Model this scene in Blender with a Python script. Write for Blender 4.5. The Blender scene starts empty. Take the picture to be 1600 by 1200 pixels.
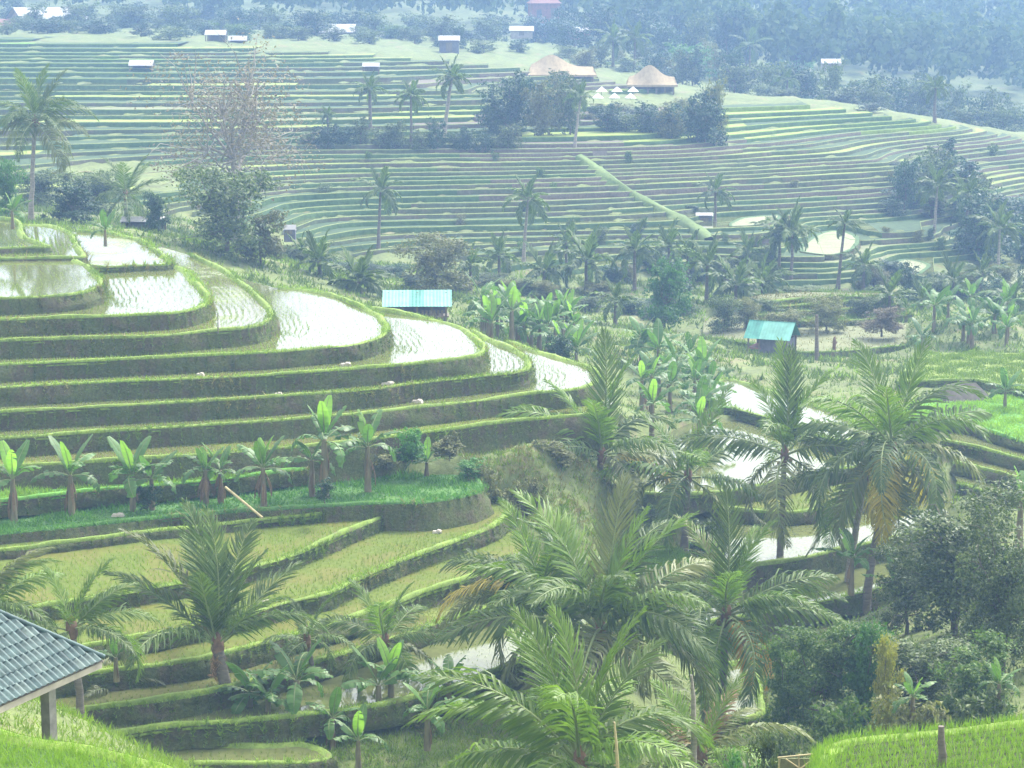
import bpy, math, random
import numpy as np
from mathutils import Vector, Matrix
from mathutils.geometry import tessellate_polygon

random.seed(7); RNG = np.random.default_rng(7)
SC = bpy.context.scene
COL = SC.collection

# ------------------------------------------------------------------ camera
F = 3465.0                      # focal length in pixels of a 1600 px wide picture
PITCH = math.atan(642.0 / F)
cam_d = bpy.data.cameras.new('camera'); cam = bpy.data.objects.new('camera', cam_d); COL.objects.link(cam)
cam_d.sensor_width = 36.0; cam_d.lens = 36.0 * F / 1600.0
cam_d.clip_start = 0.5; cam_d.clip_end = 6000
cam.location = (0, 0, 0); cam.rotation_euler = (math.radians(90) - PITCH, 0, 0)
SC.camera = cam

# ------------------------------------------------------------------ sky, sun, exposure
SUN_EL, SUN_AZ = math.radians(50), math.radians(38)      # azimuth from +Y towards +X
W = bpy.data.worlds.new('World'); SC.world = W; W.use_nodes = True
nt = W.node_tree; bg = nt.nodes['Background']
sky = nt.nodes.new('ShaderNodeTexSky'); sky.sky_type = 'NISHITA'; sky.sun_disc = False
sky.sun_elevation = SUN_EL; sky.sun_rotation = SUN_AZ
sky.air_density = 1.2; sky.dust_density = 5.0; sky.ozone_density = 1.0; sky.altitude = 600
hsv = nt.nodes.new('ShaderNodeHueSaturation'); hsv.inputs['Saturation'].default_value = 0.0   # even cloud cover
nt.links.new(sky.outputs[0], hsv.inputs['Color']); nt.links.new(hsv.outputs[0], bg.inputs['Color'])
bg.inputs['Strength'].default_value = 0.15
sd = bpy.data.lights.new('sun', 'SUN'); sd.energy = 1.5; sd.angle = math.radians(14); sd.color = (1.0, 0.94, 0.84)
sun = bpy.data.objects.new('sun', sd); COL.objects.link(sun)
sdir = Vector((math.sin(SUN_AZ) * math.cos(SUN_EL), math.cos(SUN_AZ) * math.cos(SUN_EL), math.sin(SUN_EL)))
sun.rotation_euler = sdir.to_track_quat('Z', 'Y').to_euler(); sun.location = (0, 60, 60)
VS = SC.view_settings
VS.view_transform = 'Standard'; VS.look = 'None'; VS.gamma = 1.0; VS.use_curve_mapping = False
VS.exposure = 1.98
CY = SC.cycles
CY.max_bounces = 6; CY.diffuse_bounces = 3; CY.glossy_bounces = 2; CY.transmission_bounces = 3
CY.transparent_max_bounces = 6; CY.volume_bounces = 1; CY.caustics_reflective = False; CY.caustics_refractive = False
CY.use_denoising = True
HAZE_DENSITY = 0.00125
HAZE_COLOR = (0.255, 0.405, 0.70)

# ------------------------------------------------------------------ pixel <-> place
FW = np.array([0, math.cos(PITCH), -math.sin(PITCH)]); UP = np.array([0, math.sin(PITCH), math.cos(PITCH)]); RT = np.array([1.0, 0, 0])
def ray(px, py): return FW + UP * ((600 - py) / F) + RT * ((px - 800) / F)
def at(px, py, Y):
    d = ray(px, py); return d * (Y / d[1])
def onz(px, py, z):
    d = ray(px, py); return d * (z / d[2])
def mpp(Y): return Y / F            # metres per photo pixel at distance Y

# ------------------------------------------------------------------ object helpers
def link(o, parent=None):
    COL.objects.link(o)
    if parent: o.parent = parent
    return o
def tag(o, label=None, cat=None, group=None, kind=None):
    if label: o['label'] = label
    if cat: o['category'] = cat
    if group: o['group'] = group
    if kind: o['kind'] = kind
    return o
def empty(name, loc, rz=0, label=None, cat=None, group=None, kind=None):
    o = bpy.data.objects.new(name, None); o.location = loc; o.rotation_euler = (0, 0, rz); link(o)
    o.empty_display_size = 0.3
    return tag(o, label, cat, group, kind)
def obj(name, me, parent=None, loc=None):
    o = bpy.data.objects.new(name, me); link(o, parent)
    if loc is not None: o.location = loc
    return o

class Soup:
    """collects vertices and polygons, becomes ONE mesh"""
    def __init__(s): s.v = []; s.f = []; s.n = 0
    def add(s, verts, faces, mi=0):
        verts = np.asarray(verts, float).reshape(-1, 3); faces = np.asarray(faces, int)
        s.v.append(verts); s.f.append((faces + s.n, mi)); s.n += len(verts); return s
    def box(s, c, size, rot=None, mi=0, taper=1.0):
        hx, hy, hz = np.array(size) / 2
        v = np.array([(-hx, -hy, -hz), (hx, -hy, -hz), (hx, hy, -hz), (-hx, hy, -hz),
                      (-hx * taper, -hy * taper, hz), (hx * taper, -hy * taper, hz), (hx * taper, hy * taper, hz), (-hx * taper, hy * taper, hz)])
        if rot is not None: v = v @ np.array(rot).T
        return s.add(v + np.array(c), [(0, 3, 2, 1), (4, 5, 6, 7), (0, 1, 5, 4), (1, 2, 6, 5), (2, 3, 7, 6), (3, 0, 4, 7)], mi)
    def tube(s, pts, rad, sides=6, mi=0, cap=True):
        pts = np.asarray(pts, float); n = len(pts); rad = np.broadcast_to(np.asarray(rad, float), (n,))
        t = np.gradient(pts, axis=0); t /= np.linalg.norm(t, axis=1)[:, None] + 1e-9
        ref = np.array([0, 0, 1.0]) if abs(t[0][2]) < 0.9 else np.array([1.0, 0, 0])
        a = np.cross(t, ref); a /= np.linalg.norm(a, axis=1)[:, None] + 1e-9; b = np.cross(t, a)
        ang = np.arange(sides) * 2 * math.pi / sides
        v = pts[:, None] + rad[:, None, None] * (a[:, None] * np.cos(ang)[None, :, None] + b[:, None] * np.sin(ang)[None, :, None])
        f = [(i * sides + j, i * sides + (j + 1) % sides, (i + 1) * sides + (j + 1) % sides, (i + 1) * sides + j) for i in range(n - 1) for j in range(sides)]
        s.add(v.reshape(-1, 3), f, mi)
        if cap and sides == 4: s.add(v[-1], [(0, 1, 2, 3)], mi)
        elif cap:
            s.add(np.vstack([v[-1], pts[-1] + t[-1] * rad[-1] * 0.3]), [(j, (j + 1) % sides, sides) for j in range(sides)], mi)
        return s
    def grid(s, P, mi=0, wrap=False):
        P = np.asarray(P, float); n, m = P.shape[:2]
        i, j = np.meshgrid(np.arange(n - 1), np.arange(m - 1), indexing='ij'); i = i.ravel(); j = j.ravel()
        return s.add(P.reshape(-1, 3), np.stack([i * m + j, i * m + j + 1, (i + 1) * m + j + 1, (i + 1) * m + j], 1), mi)
    def mesh(s, name, mats, smooth=True):
        me = bpy.data.meshes.new(name)
        if not s.v: return me
        V = np.concatenate(s.v); me.vertices.add(len(V)); me.vertices.foreach_set('co', V.astype(np.float32).ravel())
        idx = np.concatenate([f.ravel() for f, _ in s.f]); tot = np.concatenate([np.full(len(f), f.shape[1]) for f, _ in s.f])
        mi = np.concatenate([np.full(len(f), m) for f, m in s.f])
        me.loops.add(len(idx)); me.loops.foreach_set('vertex_index', idx.astype(np.int32))
        me.polygons.add(len(tot)); me.polygons.foreach_set('loop_start', np.concatenate([[0], np.cumsum(tot)[:-1]]).astype(np.int32))
        me.polygons.foreach_set('material_index', mi.astype(np.int32))
        me.polygons.foreach_set('use_smooth', np.full(len(tot), bool(smooth)))
        for m in (mats if isinstance(mats, (list, tuple)) else [mats]): me.materials.append(m)
        me.update(calc_edges=True); return me

def blades(base, length, width, lean=0.5, up=(0, 0, 1)):
    """thin triangular grass blades, one per base point"""
    n = len(base); a = RNG.uniform(0, 2 * math.pi, n); l = RNG.normal(0, lean, n)
    side = np.stack([np.cos(a), np.sin(a), np.zeros(n)], 1); out = np.stack([-np.sin(a), np.cos(a), np.zeros(n)], 1)
    d = np.asarray(up)[None] + out * l[:, None] + side * RNG.normal(0, lean, n)[:, None]
    d /= np.linalg.norm(d, axis=1)[:, None]
    v = np.stack([base - side * width[:, None] / 2, base + side * width[:, None] / 2, base + d * length[:, None]], 1)
    return v.reshape(-1, 3), np.arange(3 * n).reshape(-1, 3)
def diamonds(c, d, nrm, L, Wd):
    """leaf-shaped quads: centre, long axis, normal, length, width"""
    s = np.cross(d, nrm); s /= np.linalg.norm(s, axis=1)[:, None] + 1e-9
    v = np.stack([c - d * L[:, None] / 2, c + s * Wd[:, None] / 2 - nrm * (Wd * .15)[:, None], c + d * L[:, None] / 2, c - s * Wd[:, None] / 2 - nrm * (Wd * .15)[:, None]], 1)
    return v.reshape(-1, 3), np.arange(4 * len(c)).reshape(-1, 4)
def unit(n):
    v = RNG.normal(size=(n, 3)); return v / np.linalg.norm(v, axis=1)[:, None]

# ------------------------------------------------------------------ materials
def new_mat(name):
    m = bpy.data.materials.new(name); m.use_nodes = True
    return m, m.node_tree, m.node_tree.nodes['Principled BSDF']
def setin(nt_, node, key, val):
    if hasattr(val, 'links'): pass
    node.inputs[key].default_value = val
def ramp(nt_, fac, stops):
    r = nt_.nodes.new('ShaderNodeValToRGB'); nt_.links.new(fac, r.inputs[0]); e = r.color_ramp.elements
    while len(e) < len(stops): e.new(0.5)
    for k, (p, c) in enumerate(stops): e[k].position = p; e[k].color = (*c, 1)
    return r.outputs[0]
def noise(nt_, scale, detail=4, rough=.55, coord=None, vec_scale=None):
    n = nt_.nodes.new('ShaderNodeTexNoise'); n.inputs['Scale'].default_value = scale
    n.inputs['Detail'].default_value = detail; n.inputs['Roughness'].default_value = rough
    if coord is not None:
        if vec_scale:
            mp = nt_.nodes.new('ShaderNodeMapping'); mp.inputs['Scale'].default_value = vec_scale
            nt_.links.new(coord, mp.inputs[0]); coord = mp.outputs[0]
        nt_.links.new(coord, n.inputs['Vector'])
    return n.outputs[0]
def mixc(nt_, fac, a, b, mode='MIX'):
    m = nt_.nodes.new('ShaderNodeMix'); m.data_type = 'RGBA'; m.blend_type = mode
    if isinstance(fac, (int, float)): m.inputs[0].default_value = fac
    else: nt_.links.new(fac, m.inputs[0])
    for k, c in ((6, a), (7, b)):
        if isinstance(c, tuple): m.inputs[k].default_value = (*c, 1)
        else: nt_.links.new(c, m.inputs[k])
    return m.outputs[2]
def bump(nt_, bs, h, strength, dist):
    b = nt_.nodes.new('ShaderNodeBump'); b.inputs['Strength'].default_value = strength; b.inputs['Distance'].default_value = dist
    nt_.links.new(h, b.inputs['Height']); nt_.links.new(b.outputs[0], bs.inputs['Normal'])
def wpos(nt_):
    g = nt_.nodes.new('ShaderNodeNewGeometry'); return g.outputs['Position'], g.outputs['Random Per Island']
def orand(nt_):
    return nt_.nodes.new('ShaderNodeObjectInfo').outputs['Random']

def earth_mat(name, stops, scale=0.6, rough=.9, bstr=.5, bd=.06, fine=None):
    m, t, b = new_mat(name); p, _ = wpos(t)
    n1 = noise(t, scale, 6, .65, p); c = ramp(t, n1, stops)
    n2 = noise(t, scale * 9, 4, .6, p); c = mixc(t, 0.45, c, ramp(t, n2, [(.3, (.35, .35, .35)), (.7, (1.5, 1.5, 1.5))]), 'MULTIPLY')
    if fine:
        n3 = noise(t, fine[0], 3, .6, p); f = ramp(t, n3, [(fine[1], (0, 0, 0)), (fine[1] + .1, (1, 1, 1))])
        c = mixc(t, f, c, fine[2])
    t.links.new(c, b.inputs['Base Color']); b.inputs['Roughness'].default_value = rough; b.inputs['Specular IOR Level'].default_value = .25
    bump(t, b, noise(t, scale * 6, 6, .7, p), bstr, bd)
    return m
def leaf_mat(name, c1, c2, rough=.5, trans=.35, spec=.35, hi=None, objvar=.25):
    m, t, b = new_mat(name); p, isl = wpos(t)
    r = ramp(t, isl, [(0, c1), (1, c2)] if hi is None else [(0, c1), (.75, c2), (1, hi)])
    hs = t.nodes.new('ShaderNodeHueSaturation'); t.links.new(r, hs.inputs['Color'])
    mr = t.nodes.new('ShaderNodeMapRange'); mr.inputs['To Min'].default_value = 1 - objvar; mr.inputs['To Max'].default_value = 1 + objvar
    t.links.new(orand(t), mr.inputs['Value']); t.links.new(mr.outputs[0], hs.inputs['Value'])
    col = hs.outputs[0]
    t.links.new(col, b.inputs['Base Color']); b.inputs['Roughness'].default_value = rough; b.inputs['Specular IOR Level'].default_value = spec
    tr = t.nodes.new('ShaderNodeBsdfTranslucent'); t.links.new(mixc(t, 1.0, col, (1.0, 1.15, .55), 'MULTIPLY'), tr.inputs['Color'])
    mx = t.nodes.new('ShaderNodeMixShader'); mx.inputs[0].default_value = trans
    t.links.new(b.outputs[0], mx.inputs[1]); t.links.new(tr.outputs[0], mx.inputs[2])
    t.links.new(mx.outputs[0], t.nodes['Material Output'].inputs['Surface'])
    return m
def plain_mat(name, c, rough=.7, var=.25, scale=3, spec=.3, metal=0, stretch=None, bstr=.2):
    m, t, b = new_mat(name)
    co = t.nodes.new('ShaderNodeTexCoord').outputs['Object']
    n = noise(t, scale, 5, .6, co, stretch)
    d = tuple(x * (1 - var) for x in c); l = tuple(min(1, x * (1 + var)) for x in c)
    col = ramp(t, n, [(.3, d), (.7, l)])
    t.links.new(col, b.inputs['Base Color']); b.inputs['Roughness'].default_value = rough
    b.inputs['Specular IOR Level'].default_value = spec; b.inputs['Metallic'].default_value = metal
    if bstr: bump(t, b, n, bstr, .03)
    return m
def water_mat(name, mud, algae, rough=.03, thr=.5, scale=.35):
    m, t, b = new_mat(name); p, _ = wpos(t)
    n1 = noise(t, scale, 5, .6, p); n2 = noise(t, 4, 4, .6, p)
    f = ramp(t, n1, [(thr, (0, 0, 0)), (thr + .12, (1, 1, 1))])
    c = mixc(t, f, mud, algae); c = mixc(t, .35, c, ramp(t, n2, [(.3, (.5, .5, .5)), (.7, (1.4, 1.4, 1.4))]), 'MULTIPLY')
    t.links.new(c, b.inputs['Base Color'])
    rr = t.nodes.new('ShaderNodeMapRange'); rr.inputs['To Min'].default_value = rough; rr.inputs['To Max'].default_value = rough + .25
    t.links.new(f, rr.inputs['Value']); t.links.new(rr.outputs[0], b.inputs['Roughness'])
    b.inputs['IOR'].default_value = 1.36
    if rough > .4: b.inputs['Specular IOR Level'].default_value = .12
    bump(t, b, noise(t, 9, 2, .5, p), .04, .02)
    return m

M = {}
M['ground'] = earth_mat('ground_soil_and_grass', [(.25, (.09, .095, .04)), (.42, (.13, .16, .055)), (.55, (.16, .20, .06)), (.68, (.20, .165, .09)), (.8, (.12, .16, .05))], .35, bd=.15)
M['bank'] = earth_mat('bank_dark_soil', [(.28, (.085, .078, .04)), (.40, (.13, .115, .065)), (.5, (.115, .13, .045)), (.66, (.11, .145, .045)), (.8, (.17, .14, .085))], 1.1, bd=.16, bstr=1.0)
M['bund'] = earth_mat('bund_short_grass', [(.26, (.15, .14, .06)), (.40, (.15, .22, .04)), (.6, (.21, .30, .055)), (.8, (.27, .30, .08))], 1.5)
M['lawn'] = earth_mat('bright_grass', [(.3, (.09, .24, .035)), (.6, (.14, .33, .05)), (.8, (.2, .36, .07))], 1.2)
M['herb'] = earth_mat('banana_bank_turf', [(.3, (.055, .14, .03)), (.6, (.09, .19, .04)), (.8, (.13, .21, .05))], 1.2)
M['water'] = water_mat('paddy_water', (.13, .145, .05), (.17, .19, .05), .025, .74)
M['water_green'] = water_mat('paddy_water_algae', (.14, .145, .05), (.16, .19, .04), .05, .5)
M['mud'] = water_mat('paddy_wet_mud', (.135, .14, .03), (.115, .15, .028), .6, .42, .5)
M['pool_sky_paint'] = earth_mat('pool_painted_sky_sheen', [(.3, (.20, .23, .11)), (.6, (.28, .29, .17)), (.8, (.20, .25, .10))], .6)  # far-slope pools: the sky's reflection is painted in as a pale matt colour
M['young'] = earth_mat('paddy_young_rice', [(.3, (.20, .26, .06)), (.55, (.26, .33, .07)), (.8, (.30, .31, .09))], .8)
M['ripe'] = earth_mat('paddy_ripening_rice', [(.3, (.18, .25, .05)), (.55, (.23, .29, .06)), (.8, (.27, .30, .08))], .5)
M['straw'] = earth_mat('dry_straw_field', [(.3, (.16, .18, .08)), (.6, (.21, .22, .115)), (.8, (.16, .21, .08))], .6)
M['fallow'] = earth_mat('fallow_soil', [(.3, (.125, .11, .08)), (.6, (.165, .14, .105)), (.8, (.135, .145, .075))], .5)
M['far_bank'] = earth_mat('far_bank_grass', [(.3, (.075, .105, .055)), (.5, (.10, .125, .06)), (.62, (.135, .12, .085)), (.8, (.095, .145, .06))], .25, bd=.2)
M['far_tread'] = earth_mat('far_tread_young_rice', [(.3, (.04, .075, .028)), (.55, (.055, .095, .035)), (.8, (.08, .10, .045))], .25)
M['far_green'] = earth_mat('far_bank_lush', [(.3, (.06, .12, .04)), (.55, (.085, .15, .05)), (.8, (.12, .17, .06))], .25, bd=.2)
M['far_lip'] = earth_mat('far_bund_grass', [(.3, (.16, .21, .07)), (.6, (.22, .27, .10)), (.8, (.25, .26, .13))], .8)
M['seedling'] = leaf_mat('rice_seedling', (.12, .19, .02), (.23, .31, .04), .5, .4)
M['rice'] = leaf_mat('young_rice_blades', (.14, .26, .025), (.26, .38, .05), .45, .45)
M['grass'] = leaf_mat('grass_blades', (.13, .22, .025), (.27, .37, .05), .6, .4)
M['grass_dark'] = leaf_mat('weed_blades', (.09, .14, .03), (.18, .235, .06), .6, .4)
M['grass_dry'] = leaf_mat('dry_grass_blades', (.20, .18, .07), (.34, .29, .13), .7, .3)
M['grass_lush'] = leaf_mat('lush_turf_blades', (.06, .17, .03), (.13, .28, .05), .5, .4)
M['frond'] = leaf_mat('coconut_leaflet', (.08, .13, .03), (.145, .205, .05), .5, .38, .3)
M['frond_new'] = leaf_mat('coconut_leaflet_new', (.11, .19, .025), (.18, .27, .04), .45, .4, .35)
M['frond_gold'] = leaf_mat('coconut_leaflet_yellowing', (.25, .22, .03), (.42, .32, .04), .5, .35)
M['frond_olive'] = leaf_mat('coconut_leaflet_old', (.12, .15, .045), (.20, .21, .07), .5, .3, .4)
M['frond_dead'] = leaf_mat('coconut_leaflet_dead', (.20, .13, .07), (.38, .24, .12), .8, .15)
M['frond_orange'] = leaf_mat('coconut_leaflet_dying', (.42, .20, .03), (.6, .32, .05), .7, .2)
M['banana'] = leaf_mat('banana_leaf', (.085, .175, .04), (.12, .225, .055), .45, .35, .35)
M['banana_new'] = leaf_mat('banana_leaf_new', (.20, .37, .06), (.26, .43, .08), .45, .5, .35)
M['banana_dry'] = leaf_mat('banana_leaf_dry', (.19, .135, .085), (.235, .165, .105), .9, .15, .1)
M['forest'] = leaf_mat('far_forest_leaf', (.05, .085, .04), (.10, .145, .06), .9, .25, .03, (.15, .19, .09))
M['wet_soil'] = earth_mat('dark_wet_soil', [(.3, (.045, .055, .02)), (.7, (.07, .085, .03))], 1.5)
M['path'] = earth_mat('path_turf', [(.3, (.11, .17, .05)), (.6, (.15, .21, .065)), (.8, (.19, .2, .09))], .6)
M['leaf'] = leaf_mat('tree_leaf', (.055, .085, .025), (.13, .18, .05), .5, .3, .35, (.22, .26, .10))
M['leaf_dark'] = leaf_mat('tree_leaf_dark', (.02, .055, .025), (.05, .11, .04), .45, .25, .4, (.09, .15, .06))
M['leaf_mid'] = leaf_mat('tree_leaf_mid', (.065, .125, .03), (.125, .20, .045), .55, .35, .25, (.21, .28, .08))
M['leaf_bright'] = leaf_mat('tree_leaf_bright', (.06, .17, .03), (.13, .29, .06), .5, .35)
M['leaf_olive'] = leaf_mat('tree_leaf_olive', (.11, .125, .045), (.20, .20, .075), .55, .3, .3, (.24, .25, .11))
M['leaf_gold'] = leaf_mat('tree_leaf_golden', (.20, .21, .04), (.34, .32, .06), .5, .35)
M['leaf_russet'] = leaf_mat('tree_leaf_russet', (.20, .165, .105), (.29, .24, .155), .7, .2)
M['trunk'] = plain_mat('palm_bark', (.17, .145, .115), .85, .35, 2.5, stretch=(1, 1, 6))
M['trunk_pale'] = plain_mat('pale_bark', (.30, .27, .22), .85, .3, 2.5, stretch=(1, 1, 4))
M['bark'] = plain_mat('tree_bark', (.13, .11, .085), .9, .35, 3)
M['stem'] = plain_mat('banana_stem', (.20, .17, .10), .7, .35, 3, stretch=(1, 1, .4))
M['fibre'] = plain_mat('palm_fibre', (.19, .115, .07), .95, .4, 6)
M['teal'] = plain_mat('teal_sheet_metal', (.09, .31, .25), .6, .35, 1.3, .35)
M['teal_pale'] = plain_mat('faded_teal_sheet_metal', (.18, .43, .35), .6, .28, 1.3, .35)
M['wood'] = plain_mat('weathered_wood', (.19, .16, .125), .85, .3, 4, stretch=(1, 1, .3))
M['wood_pale'] = plain_mat('bamboo_pole', (.50, .42, .22), .6, .2, 4)
M['plank'] = plain_mat('grey_plank', (.13, .13, .16), .8, .25, 4)
M['tile'] = plain_mat('roof_tile_teal_grey', (.10, .145, .14), .6, .4, 5, .3)
_t = M['tile'].node_tree; _b = _t.nodes['Principled BSDF']; _c = _b.inputs['Base Color'].links[0].from_socket
_t.links.new(mixc(_t, .8, _c, ramp(_t, orand(_t), [(0, (.35, .42, .42)), (.35, (.8, .9, .9)), (.8, (1.1, 1.05, 1.0)), (1, (1.9, 1.7, 1.55))]), 'MULTIPLY'), _b.inputs['Base Color'])
M['plaster'] = plain_mat('pale_plaster', (.5, .44, .36), .85, .2, 3)
M['concrete'] = plain_mat('weathered_concrete', (.30, .28, .25), .85, .3, 3)
M['thatch'] = plain_mat('tan_thatch', (.40, .32, .20), .95, .18, 2.5, .1, stretch=(1, 1, .3))
M['thatch_grey'] = plain_mat('grey_thatch', (.12, .108, .092), .95, .3, 3, .1)
M['white'] = plain_mat('white_canvas', (.8, .8, .78), .7, .05, 3)
M['roof_white'] = plain_mat('pale_sheet_roof', (.42, .41, .40), .6, .1, 3)
M['roof_red'] = plain_mat('brown_tile_roof', (.28, .14, .11), .8, .25, 3)
M['wall_blue'] = plain_mat('blue_painted_wall', (.2, .36, .6), .7, .15, 3)
M['wall'] = plain_mat('house_wall', (.34, .31, .30), .8, .2, 2)
M['stone'] = plain_mat('pale_stone', (.5, .45, .37), .85, .25, 5)
M['nut'] = plain_mat('coconut_husk', (.22, .17, .06), .6, .35, 4)

# ================================================================== TERRACES OF THE NEAR HILL AND THE VALLEY
# name, z, outer lip as seen in the photograph (unprojected on the level z), closing points further back, surface, drop of the bank
TL = []
def terrace(key, z, lip, close, surf, drop, label, closed=False, rows=18, sow=True, grass=1.0):
    TL.append(dict(key=key, z=z, lip=lip, close=close, surf=surf, drop=drop, label=label, closed=closed, rows=rows, sow=sow, grass=grass))
ORD = ['topmost', 'second', 'third', 'fourth', 'fifth', 'sixth', 'seventh', 'eighth', 'ninth', 'tenth', 'eleventh', 'twelfth']
terrace('A0', -14.5, [(-90, 393), (0, 390), (40, 388), (75, 388), (68, 383), (46, 374), (38, 366), (33, 352), (18, 344), (-90, 336)], [], 'water', .9,
        'small flooded paddy at the very top of the near hill, cut by the left edge', grass=.3)
terrace('A1', -14.7, [(-90, 408), (0, 406), (80, 405), (128, 404), (135, 400), (124, 385), (117, 368), (100, 359), (75, 352), (45, 351), (0, 350)], [(-90, 350)], 'water', .8,
        'narrow flooded paddy curling round the topmost paddy on the near hill', grass=.3)
terrace('A1b', -15.2, [(128, 416), (155, 420), (210, 417), (268, 414), (252, 396), (230, 380), (200, 370), (165, 364), (122, 362)], [(105, 362), (105, 400)], 'water_green', .7,
        'brownish half-dry paddy on the hill crest beside the banana sprout', rows=9, sow=False)
terrace('A2', -14.75, [(-90, 472), (0, 469), (75, 465), (125, 460), (150, 452), (160, 441), (152, 428), (136, 415), (118, 407)], [(60, 404), (-90, 404)], 'water', .9,
        'white flooded paddy at the left edge with a rounded end below the top pair')
terrace('A3', -15.4, [(-90, 504), (0, 502), (100, 499), (200, 495), (275, 491), (312, 482), (327, 470), (321, 455), (309, 438), (297, 425), (270, 414)], [(200, 406), (-90, 406)], 'water', 1.0,
        'large mirror-bright flooded paddy with a blunt round end high on the near hill')
terrace('A4', -16.05, [(-90, 538), (0, 535), (100, 532), (237, 528), (325, 520), (375, 516), (407, 510), (424, 500), (426, 488), (417, 477), (402, 462), (384, 446), (366, 433), (343, 418), (300, 399)], [(240, 382), (-90, 380)], 'water_green', 1.0,
        'flooded paddy with a greenish end and a dark stake below the mirror-bright one')
terrace('A5', -16.75, [(-90, 575), (0, 572), (200, 563), (400, 554), (500, 546), (552, 541), (587, 532), (603, 520), (601, 505), (587, 490), (562, 477), (525, 463), (487, 454), (437, 450)], [(380, 437), (200, 395), (-90, 390)], 'water', 1.0,
        'widest white flooded paddy in the middle of the near hill, rows of seedlings at its tip')
terrace('A6', -17.4, [(-90, 612), (0, 607), (200, 598), (400, 589), (500, 582), (612, 574), (655, 570), (730, 562), (753, 556), (758, 545), (750, 532), (730, 517), (705, 506), (667, 497), (617, 488), (585, 484)], [(520, 468), (300, 430), (-90, 410)], 'water', 1.0,
        'flooded paddy running under the long teal-roofed shelter')
terrace('A7', -18.1, [(-90, 652), (0, 646), (200, 635), (400, 624), (580, 610), (655, 600), (755, 590), (817, 582), (831, 572), (826, 560), (812, 550), (787, 539), (765, 529), (742, 516)], [(680, 498), (400, 450), (-90, 430)], 'water', 1.0,
        'flooded paddy with a pointed tip full of curved seedling rows, next outside the shelter paddy')
terrace('A8', -18.8, [(-90, 692), (0, 687), (200, 674), (360, 664), (472, 656), (580, 647), (667, 637), (755, 627), (830, 617), (900, 610), (930, 600), (935, 585), (915, 572), (880, 561), (845, 550), (800, 535)], [(700, 510), (400, 470), (-90, 450)], 'water', 1.05,
        'lowest flooded paddy of the near hill, its tip behind the upright coconut palm')
terrace('A9', -19.5, [(-90, 737), (0, 731), (100, 727), (250, 718), (400, 706), (510, 697), (560, 692), (640, 680), (720, 671), (800, 661), (880, 654), (950, 648)], [(960, 620), (800, 600), (-90, 600)], 'water_green', 1.5,
        'narrow terrace just above and behind the row of banana plants', rows=8)
terrace('A10', -20.35, [(-90, 790), (0, 785), (60, 779), (150, 768), (287, 757), (400, 744), (480, 735)], [(520, 715), (400, 700), (-90, 720)], 'lawn', .6,
        'grassy ledge behind the row of banana plants', sow=False, rows=0)
terrace('A11', -21.0, [(-90, 842), (0, 837), (100, 827), (200, 817), (300, 807), (422, 799), (535, 792), (597, 789), (660, 788), (700, 783), (735, 777), (756, 765), (750, 750), (722, 741)], [(560, 735), (-90, 770)], 'herb', 1.5,
        'lush green turf bank that carries the row of banana plants', sow=False, rows=0, grass=2.0)
terrace('A12', -21.3, [(-90, 868), (40, 860), (75, 853), (175, 841), (250, 831), (300, 827), (422, 813), (472, 809), (500, 806)], [(500, 796), (-90, 830)], 'mud', .55,
        'slender muddy strip below the banana bank', rows=2)
terrace('A13', -21.55, [(-90, 968), (60, 950), (147, 937), (262, 918), (330, 906), (392, 890), (460, 869), (535, 837), (585, 815), (612, 803)], [(620, 795), (500, 790), (-90, 830)], 'mud', .75,
        'ochre paddy behind the young palm, below the slender muddy strip', rows=20)
terrace('A14', -22.0, [(-90, 1045), (60, 1028), (162, 1009), (225, 996), (295, 982), (397, 959), (452, 942), (510, 930), (585, 897), (660, 867), (735, 839), (768, 826), (790, 812), (800, 797), (785, 782)], [(740, 776), (640, 790), (300, 880), (-90, 940)], 'mud', .7,
        'long ochre paddy with neat seedling rows slanting across the lower left slope', rows=24)
terrace('A15', -22.5, [(-90, 1082), (100, 1061), (200, 1048), (307, 1034), (400, 1011), (490, 985), (575, 960), (630, 942), (667, 927), (740, 903), (800, 880), (828, 860), (815, 835)], [(790, 810), (400, 930), (-90, 1010)], 'mud', .7,
        'narrow ochre paddy between the long ochre one and the flooded strips', rows=10)
terrace('A16', -23.05, [(-90, 1145), (130, 1112), (225, 1100), (325, 1085), (430, 1058), (520, 1030), (620, 998), (700, 972), (800, 940), (860, 915), (887, 893), (872, 868)], [(800, 860), (400, 990), (-90, 1060)], 'water_green', .7,
        'half-flooded strip behind the lower banana clump', rows=9)
terrace('A17', -23.6, [(-90, 1185), (150, 1155), (300, 1135), (430, 1126), (520, 1114), (600, 1104), (680, 1084), (760, 1058), (850, 1022), (930, 985), (962, 955), (945, 920)], [(880, 890), (500, 1010), (-90, 1110)], 'water', .7,
        'flooded strip with palm reflections at the foot of the lower left slope', rows=8)
terrace('A18', -24.3, [(150, 1196), (170, 1180), (225, 1164), (325, 1161), (400, 1164), (470, 1161), (505, 1170), (520, 1185), (480, 1194), (420, 1196), (300, 1197)], [], 'water', .6,
        'small white pond with a muddy rim at the bottom edge', closed=True, rows=3)
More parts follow.
